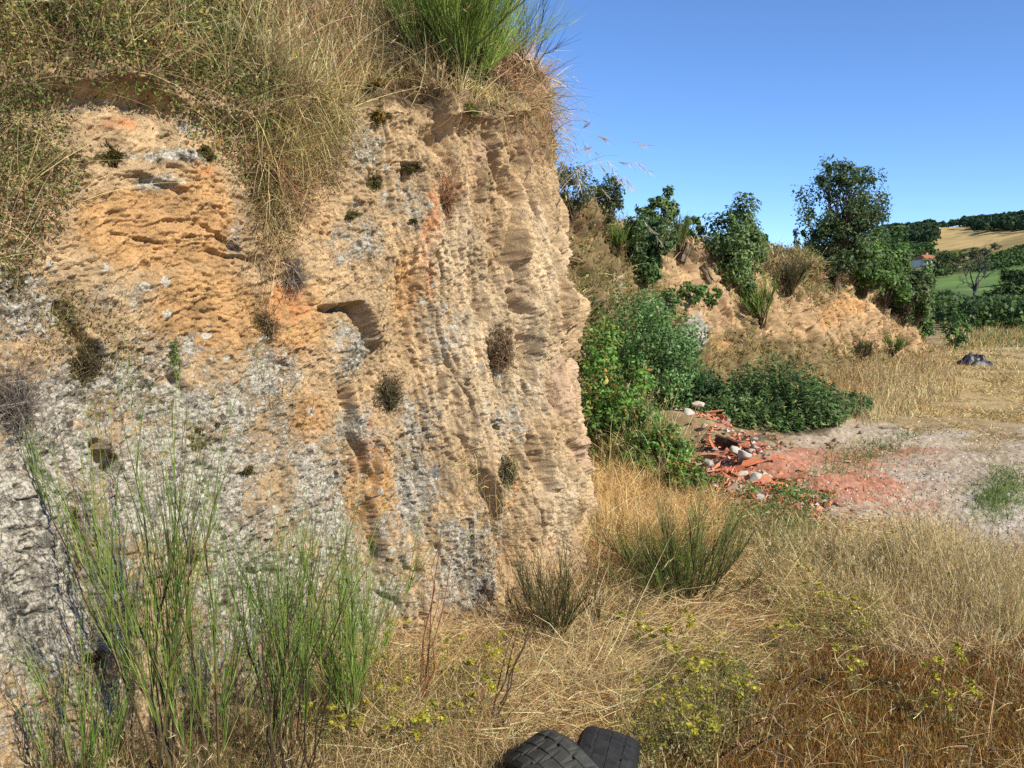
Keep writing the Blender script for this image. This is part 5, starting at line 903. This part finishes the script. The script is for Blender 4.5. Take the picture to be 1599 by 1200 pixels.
i = pick(SC, 283, 612); p, nr, d = on_rock(283, 612); t = thing('rock_weed', p, 'single bright green upright weed on the middle of the lichen rock', 'weed'); G = Geo(); H = 74 * d / FPX; b = np.zeros((5, 3)); ribbons(G, b, norm(np.array([[.03, 0, 1]] * 5) + R.normal(size=(5, 3)) * .06 + nr * .1), H * R.uniform(.7, 1, 5), .004, pal(5, GRN), segs=4); G.build('stem', M_GRASS, t); G = Geo(); c = nr * .03 + np.stack([R.normal(0, .008, 110), R.normal(0, .008, 110), R.uniform(.3, 1, 110) * H], -1); leaves(G, c, sph(110), .010, pal(110, [(1, (.13, .2, .05)), (1, (.17, .24, .07))]), .4); G.build('foliage', M_LEAF, t)
# yellow flowering weeds
YF = []
for (px, py) in [(520, 1100), (560, 1075), (600, 1065), (640, 1090), (690, 1085), (735, 1090), (775, 1095), (570, 1140), (625, 1150), (680, 1160), (735, 1150), (600, 1185), (655, 1195), (540, 1175), (780, 1060), (1010, 1140), (1050, 1110), (1090, 1090), (1060, 1170), (1110, 1150), (1000, 1090), (1040, 1050), (1130, 1060), (1160, 1120), (1020, 1190), (1090, 1195), (1280, 965), (1330, 985), (1350, 1000), (1400, 912), (1430, 920), (1385, 900), (1440, 1120), (1480, 1140), (1460, 1100), (1000, 1035), (1330, 1085), (1210, 1015)]:
    if not YF:
        t = thing('yellow_weed', gp(px, py), 'small weed with a yellow green flower head in the foreground grass', 'weed', 'yellow weeds in the foreground grass'); G = Geo(); n = 7; d = rdir(n, 3, 30); L = R.uniform(.10, .2, n); P = ribbons(G, np.zeros((n, 3)), d, L, .0025, pal(n, OLIVE), segs=4, bend=R.normal(size=(n, 3)) * .1); G.build('stems', M_GRASS, t)
        for q_ in P[:, -1]: G = Geo(); c = q_ + np.clip(R.normal(size=(24, 3)), -1.6, 1.6) * [.008, .008, .004]; leaves(G, c, norm(R.normal(size=c.shape) * .6 + [0, 0, 1]), R.uniform(.005, .009, 24), pal(24, [(2, (0.50, 0.45, 0.05)), (2, (0.38, 0.37, 0.06))], .2), .8); G.build('flower_head', M_LEAF, t)
        G = Geo(); j = np.repeat(np.arange(n), 8); u = R.uniform(.1, .9, (len(j), 1)); c = d[j] * L[j][:, None] * u + R.normal(size=(len(j), 3)) * .008; leaves(G, c, sph(len(j)), .008, pal(len(j), OLIVE), .35); G.build('foliage', M_LEAF, t); YF.append(t)
    else:
        t = copy_tree(YF[0]); t.location = gp(px, py); t.rotation_euler.z = R.uniform(0, 6.28); s_ = R.uniform(.7, 1.35); t.scale = (s_, s_, s_ * R.uniform(.8, 1.2))

# ------------------------------------------------------------------ rubble: broken tiles, stones, boards
def tile_mesh(k):
    G = Geo(); n = R.integers(4, 7); a = np.sort(R.uniform(0, 6.28, n)) if k % 2 else np.linspace(0, 6.28, n, endpoint=False) + R.normal(0, .25, n); r = R.uniform(.6, 1.1, n) * R.uniform(.05, .085); x = r * np.cos(a) * R.uniform(1, 1.5); y = r * np.sin(a); th = R.uniform(.006, .011); zc = (y * y) * (4 if k % 3 == 0 else 0.3)
    V = np.concatenate([np.stack([x, y, zc + th], -1), np.stack([x, y, zc - th], -1)]); i = np.arange(n); j = (i + 1) % n; c = [(0.46, 0.15, 0.07), (0.38, 0.125, 0.065), (0.50, 0.20, 0.11), (0.29, 0.12, 0.08), (0.42, 0.25, 0.165)][k % 5]
    G.add(V, [i[None], (i[::-1] + n)[None], np.stack([i, i + n, j + n, j], -1)], c); return G.mesh('broken_tile', M_TILE)
def stone_mesh(col, el=(1, .8, .6), n=16, lumps=.12):
    import bmesh
    bm = bmesh.new(); [bm.verts.new(v) for v in (sph(n) * np.array(el) * R.uniform(.8, 1.1, (n, 1)))]; res = bmesh.ops.convex_hull(bm, input=bm.verts[:]); bmesh.ops.delete(bm, geom=[g for g in res['geom_interior'] if isinstance(g, bmesh.types.BMVert)], context='VERTS')
    bmesh.ops.bevel(bm, geom=bm.edges[:], offset=.06, segments=1, affect='EDGES'); me = bpy.data.meshes.new('stone'); bm.to_mesh(me); bm.free(); ca = me.color_attributes.new('col', 'FLOAT_COLOR', 'POINT'); ca.data.foreach_set('color', np.tile([*col, 1], len(me.vertices)).astype(np.float32)); me.materials.append(M_STONE); return me
TM = [tile_mesh(k) for k in range(12)]
def along(t): a = np.array([(1085, 685), (1130, 715), (1160, 745), (1190, 775), (1240, 790)], float); return np.stack([np.interp(t, np.linspace(0, 1, 5), a[:, k]) for k in (0, 1)], -1)
n = 296; t_ = R.uniform(0, 1, n) ** 1.2; q = along(t_) + R.normal(0, 1, (n, 2)) * np.stack([18 + 10 * t_, 10 + 3 * t_], -1); q[240:] = poly_pts(n - 240, [(1120, 740), (1200, 715), (1330, 745), (1370, 790), (1260, 800), (1180, 790)], 14)
P_ = ground_at(q[:, 0], q[:, 1])
for k in range(n):
    o = bpy.data.objects.new('broken_tile', TM[k % 12]); COL.objects.link(o); pile = k < 240; o.location = P_[k] + [0, 0, R.uniform(.0, .09) * (1 - t_[k]) + .012 if pile else .006]; e = 26 if pile else 9
    o.rotation_euler = (math.radians(R.normal(0, e)), math.radians(R.normal(0, e)), R.uniform(0, 6.28)); s_ = R.uniform(.45, 1.1) * (1 if pile else .7); o.scale = (s_, s_, s_)
    tag(o, 'broken red roof tile piece among the orange red shards of the rubble heap', 'tile shard', 'broken red tiles of the rubble heap')
SM = [stone_mesh(c, e) for c, e in [((0.46, 0.43, 0.36), (1, .8, .6)), ((0.36, 0.34, 0.29), (1, .6, .5)), ((0.50, 0.42, 0.32), (1, .9, .5)), ((0.42, 0.40, 0.36), (1.2, .6, .6)), ((0.38, 0.27, 0.19), (1, .8, .7))]]
n = 70; t_ = R.uniform(0, 1, n); q = along(t_) + R.normal(0, 1, (n, 2)) * [26, 12] + [12, -4]; P_ = ground_at(q[:, 0], q[:, 1])
for k in range(n):
    o = bpy.data.objects.new('rubble_stone', SM[k % 5]); COL.objects.link(o); s_ = R.uniform(.022, .058); o.scale = (s_, s_, s_); o.location = P_[k] + [0, 0, s_ * .45 + .03 * (1 - t_[k])]; o.rotation_euler = tuple(R.normal(0, .4, 2)) + (R.uniform(0, 6.28),); tag(o, 'small pale mortar stone lying among the broken red tiles', 'stone', 'pale stones in the rubble heap')
for (px, py, s_, m, lab, dz) in [(1165, 716, .095, 3, 'largest pale green grey concrete lump on the crest of the rubble heap', .08), (1150, 707, .09, 0, 'pale stone directly left of the large concrete lump', .08), (1090, 678, .10, 2, 'whitish block at the upper end of the rubble heap', .12), (1104, 692, .10, 1, 'grey flat block below the whitish block on the upper rubble', .1), (1180, 745, .09, 0, 'pale stone in the middle of the lower tile shards', .03), (1158, 752, .08, 2, 'cream stone at the left side of the lower tile shards', .03), (1185, 785, .09, 3, 'long grey stone at the front foot of the rubble heap', .0), (1150, 776, .10, 4, 'dark rimmed brownish block at the front left foot of the rubble', .02), (1222, 786, .07, 3, 'white weathered stone at the front right tip of the rubble', .0), (1246, 788, .07, 1, 'pale long stone at the far right tip of the rubble', .0), (1268, 763, .05, 3, 'single white stone lying apart on the reddish yard', .0), (1075, 668, .08, 0, 'small pale block beside the bramble at the top of the heap', .12)]:
    o = bpy.data.objects.new('rubble_block', SM[m].copy()); COL.objects.link(o); p = gp(px, py); o.location = p + np.array([0, 0, s_ * .45 + dz]); o.scale = (s_, s_, s_ * .9); o.rotation_euler = (R.normal(0, .3), R.normal(0, .3), R.uniform(0, 3)); tag(o, lab, 'stone block', 'blocks of the rubble heap')
def board(name, p, size, rot, col, label, cat, mat=None, wob=.02):
    G = Geo(); nx, nz = 12, 4; u = np.linspace(-.5, .5, nx); w = np.linspace(-.5, .5, nz); U, W_ = np.meshgrid(u, w, indexing='ij'); e = 1 + .12 * fbm(U * 6, W_ * 3, 2, 3); f = np.stack([U * size[0], 0 * U + size[1] / 2, W_ * size[2] * e], -1); f[..., 1] += wob * perlin(U * 4, W_ * 2, 1); b = f.copy(); b[..., 1] -= size[1]
    V = np.concatenate([f.reshape(-1, 3), b.reshape(-1, 3)]); m = nx * nz; i, j = np.meshgrid(np.arange(nx - 1), np.arange(nz - 1), indexing='ij'); q = np.stack([i * nz + j, i * nz + j + 1, (i + 1) * nz + j + 1, (i + 1) * nz + j], -1).reshape(-1, 4); per = [a * nz for a in range(nx)] + [(nx - 1) * nz + a for a in range(1, nz)] + [a * nz + nz - 1 for a in range(nx - 2, -1, -1)] + [a for a in range(nz - 2, 0, -1)]; per = np.array(per); pn = np.roll(per, -1)
    G.add(V, [q, q[:, ::-1] + m, np.stack([per, pn, pn + m, per + m], -1)], col); o = G.build(name, mat or M_STONE); o.location = p; o.rotation_euler = rot; tag(o, label, cat); return o
p = gp(1140, 700); board('wooden_board', p + np.array([.05, .12, .07]), (.34, .025, .13), (.45, .2, -.6), (0.07, 0.045, 0.03), 'dark rotten board standing on edge behind the rubble heap', 'board')
if False: board('wooden_plank', p + np.array([0, .05, .03]), (.9, .10, .04), (0, .05, -.25), (0.06, 0.045, 0.035), 'blackened plank lying flat at the end of the rotten board', 'plank')
for px, py, s, rot, lab in [(1072, 396, (.10, .09, .30), (.1, .35, .3), 'grey brown upright stone slab sticking out of the bare earth rim'), (1102, 430, (.09, .08, .32), (.1, -.6, .3), 'slanting stone slab below the upright one on the bare earth')]:
    i = pick(SB, px, py); board('stone_slab', SB.P[i] + [0, -.05, .02], s, rot, (0.19, 0.145, 0.10), lab, 'stone slab', wob=.05)['group'] = 'slabs on the embankment'
def chips():
    G = Geo(); n = 5200; q = poly_pts(n, [(1080, 700), (1180, 700), (1400, 690), (1480, 700), (1470, 760), (1420, 800), (1260, 810), (1130, 770)], 22); C = ground_at(q[:, 0], q[:, 1]); s = R.uniform(.006, .022, n)[:, None]
    col = pal(n, [(5, (0.46, 0.165, 0.085)), (2, (0.36, 0.20, 0.14)), (2, (0.42, 0.36, 0.29)), (1, (0.20, 0.12, 0.09))], .2); T = np.array([[1, 0, -.3], [-.5, .9, -.3], [-.5, -.9, -.3], [0, 0, .7]])
    a = R.uniform(0, 6.28, n); ca, sa = np.cos(a)[:, None], np.sin(a)[:, None]; v = T[None] * R.uniform(.6, 1.3, (n, 4, 3)); v = np.stack([v[..., 0] * ca - v[..., 1] * sa, v[..., 0] * sa + v[..., 1] * ca, v[..., 2] * .7], -1) * s[..., None] + C[:, None]
    i = np.arange(n)[:, None] * 4; G.add(v, np.concatenate([np.concatenate([i + a_, i + b_, i + c_], 1) for a_, b_, c_ in ((0, 1, 3), (1, 2, 3), (2, 0, 3))]), np.repeat(col, 4, 0))
    n = 4600; t_ = R.uniform(0, 1, n); q = along(t_) + R.normal(0, 1, (n, 2)) * [26, 12]; C = ground_at(q[:, 0], q[:, 1]); s = R.uniform(.012, .042, n)[:, None]; C[:, 2] += R.uniform(0, .05, n)
    col = pal(n, [(6, (0.48, 0.155, 0.075)), (2, (0.36, 0.20, 0.14)), (2, (0.44, 0.39, 0.32)), (1, (0.20, 0.12, 0.09))], .2); a = R.uniform(0, 6.28, n); ca, sa = np.cos(a)[:, None], np.sin(a)[:, None]; v = T[None] * R.uniform(.6, 1.3, (n, 4, 3)); v = np.stack([v[..., 0] * ca - v[..., 1] * sa, v[..., 0] * sa + v[..., 1] * ca, v[..., 2] * .7], -1) * s[..., None] + C[:, None]
    i = np.arange(n)[:, None] * 4; G.add(v, np.concatenate([np.concatenate([i + a_, i + b_, i + c_], 1) for a_, b_, c_ in ((0, 1, 3), (1, 2, 3), (2, 0, 3))]), np.repeat(col, 4, 0))
    n = 6500; q = poly_pts(n, [(1240, 690), (1600, 650), (1640, 860), (1480, 850), (1260, 815)], 22); C = ground_at(q[:, 0], q[:, 1]); s = R.uniform(.006, .026, n)[:, None]; col = pal(n, [(4, (0.38, 0.32, 0.26)), (2, (0.28, 0.22, 0.17)), (1, (0.50, 0.45, 0.38)), (1, (0.16, 0.11, 0.09))], .2)
    a = R.uniform(0, 6.28, n); ca, sa = np.cos(a)[:, None], np.sin(a)[:, None]; v = T[None] * R.uniform(.6, 1.3, (n, 4, 3)); v = np.stack([v[..., 0] * ca - v[..., 1] * sa, v[..., 0] * sa + v[..., 1] * ca, v[..., 2] * .7], -1) * s[..., None] + C[:, None]
    i = np.arange(n)[:, None] * 4; G.add(v, np.concatenate([np.concatenate([i + a_, i + b_, i + c_], 1) for a_, b_, c_ in ((0, 1, 3), (1, 2, 3), (2, 0, 3))]), np.repeat(col, 4, 0))
    tag(G.build('gravel', M_TILE), 'red tile chips and grey gravel strewn over the yard', 'gravel', kind='stuff')
chips()
n = 34; q = poly_pts(n, [(1160, 690), (1270, 680), (1345, 655), (1350, 668), (1290, 690), (1190, 712)], 8); P_ = ground_at(q[:, 0], q[:, 1]); EM = [stone_mesh((0.20, 0.14, 0.09), (1, .8, .7)), stone_mesh((0.26, 0.19, 0.13), (1, .7, .6))]
for k in range(n):
    o = bpy.data.objects.new('earth_clod', EM[k % 2]); COL.objects.link(o); s_ = R.uniform(.012, .05); o.scale = (s_, s_, s_); o.location = P_[k] + [0, 0, s_ * .3]; o.rotation_euler = tuple(R.uniform(0, 6.28, 3)); tag(o, 'brown earth clod along the front edge of the nettle bed', 'earth clod', 'earth clods in front of the nettles')

# ------------------------------------------------------------------ two worn tyres half sunk in the grass, black sheet at the far end
def tyre(p, rx, lab, rot, Rr=.30, W=.20):
    t = thing('old_tyre', p, lab, 'tyre', 'worn tyres in the foreground'); t.rotation_euler = rot; n = 160; th = np.linspace(0, 2 * math.pi, n, endpoint=False)
    prof = np.array([(-.36, .62), (-.46, .70), (-.52, .80), (-.50, .90), (-.44, .965), (-.36, .99), (-.26, 1.0), (-.25, .992), (-.21, .992), (-.20, 1.0), (-.02, 1.005), (-.015, .996), (.015, .996), (.02, 1.005), (.20, 1.0), (.21, .992), (.25, .992), (.26, 1.0), (.36, .99), (.44, .965), (.50, .90), (.52, .80), (.46, .70), (.36, .62), (.30, .66), (.40, .80), (.36, .92), (0, .95), (-.36, .92), (-.40, .80), (-.30, .66)])
    m = len(prof); r = np.repeat(prof[None, :, 1], n, 0) * Rr; x = np.repeat(prof[None, :, 0], n, 0) * W; r += .006 * np.sin(th * 3 + 1)[:, None] - .012 * np.exp(-((th - 2.9) / .3) ** 2)[:, None]; tr = (prof[:, 1] > .985); g = ((np.arange(n)[:, None] + np.round(np.abs(prof[None, :, 0]) * 10).astype(int)) % 7 == 0) & tr[None]; r = np.where(g, r - .007, r)
    V = np.stack([x, r * np.cos(th)[:, None], r * np.sin(th)[:, None]], -1); i, j = np.meshgrid(np.arange(n), np.arange(m), indexing='ij'); i2 = (i + 1) % n; j2 = (j + 1) % m; F = np.stack([i * m + j, i2 * m + j, i2 * m + j2, i * m + j2], -1)
    tread = (j >= 4) & (j < 19); bead = (j >= 22) | (j < 1)
    def sub(mask, name, par, col):
        G = Geo(); G.add(V, F[mask], col); o = G.build(name, M_RUBBER, par); return o
    sub(tread, 'tread', t, (0.055, 0.055, 0.047) if Rr > .29 else (0.022, 0.022, 0.022)); sub(~tread, 'sidewall', t, (0.016, 0.016, 0.016)); return t  # right tread coloured darker to stand in for its shadow; left is dusty
p = gp(862, 1205); tyre((p[0] + .075, p[1] - .16, gz1(p[0], p[1]) - .085), 0, 'left worn grey tyre half sunk in the grass with its tread upward', (.0, math.radians(-24), math.radians(30)))
p = gp(945, 1205); tyre((p[0] - .05, p[1] - .13, gz1(p[0], p[1]) - .09), 0, 'right black worn tyre half sunk in the grass behind the grey one', (0, math.radians(10), math.radians(-14)), .285)
def sheet():
    p = gp(1521, 572); t = Geo(); nx, ny = 60, 40; u, v = np.meshgrid(np.linspace(-1, 1, nx), np.linspace(-1, 1, ny), indexing='ij'); rr = np.sqrt(u * u + v * v); z = .30 * np.clip(1 - rr ** 2.2, 0, 1) ** .6 * (.75 + .35 * fbm(u * 2.2, v * 2.2, 3, 4)) + .06 * ridged(u * 4, v * 4, 2, 2) * np.clip(1 - rr, 0, 1) - .03
    V = np.stack([u * .42, v * .3, z], -1); i, j = np.meshgrid(np.arange(nx - 1), np.arange(ny - 1), indexing='ij'); t.add(V, np.stack([i * ny + j, (i + 1) * ny + j, (i + 1) * ny + j + 1, i * ny + j + 1], -1).reshape(-1, 4), (0.022, 0.023, 0.026)); o = t.build('plastic_sheet', M_PLASTIC, smooth=True); o.location = p; tag(o, 'crumpled heap of black plastic sheet at the far end of the yard', 'plastic sheet')
sheet()
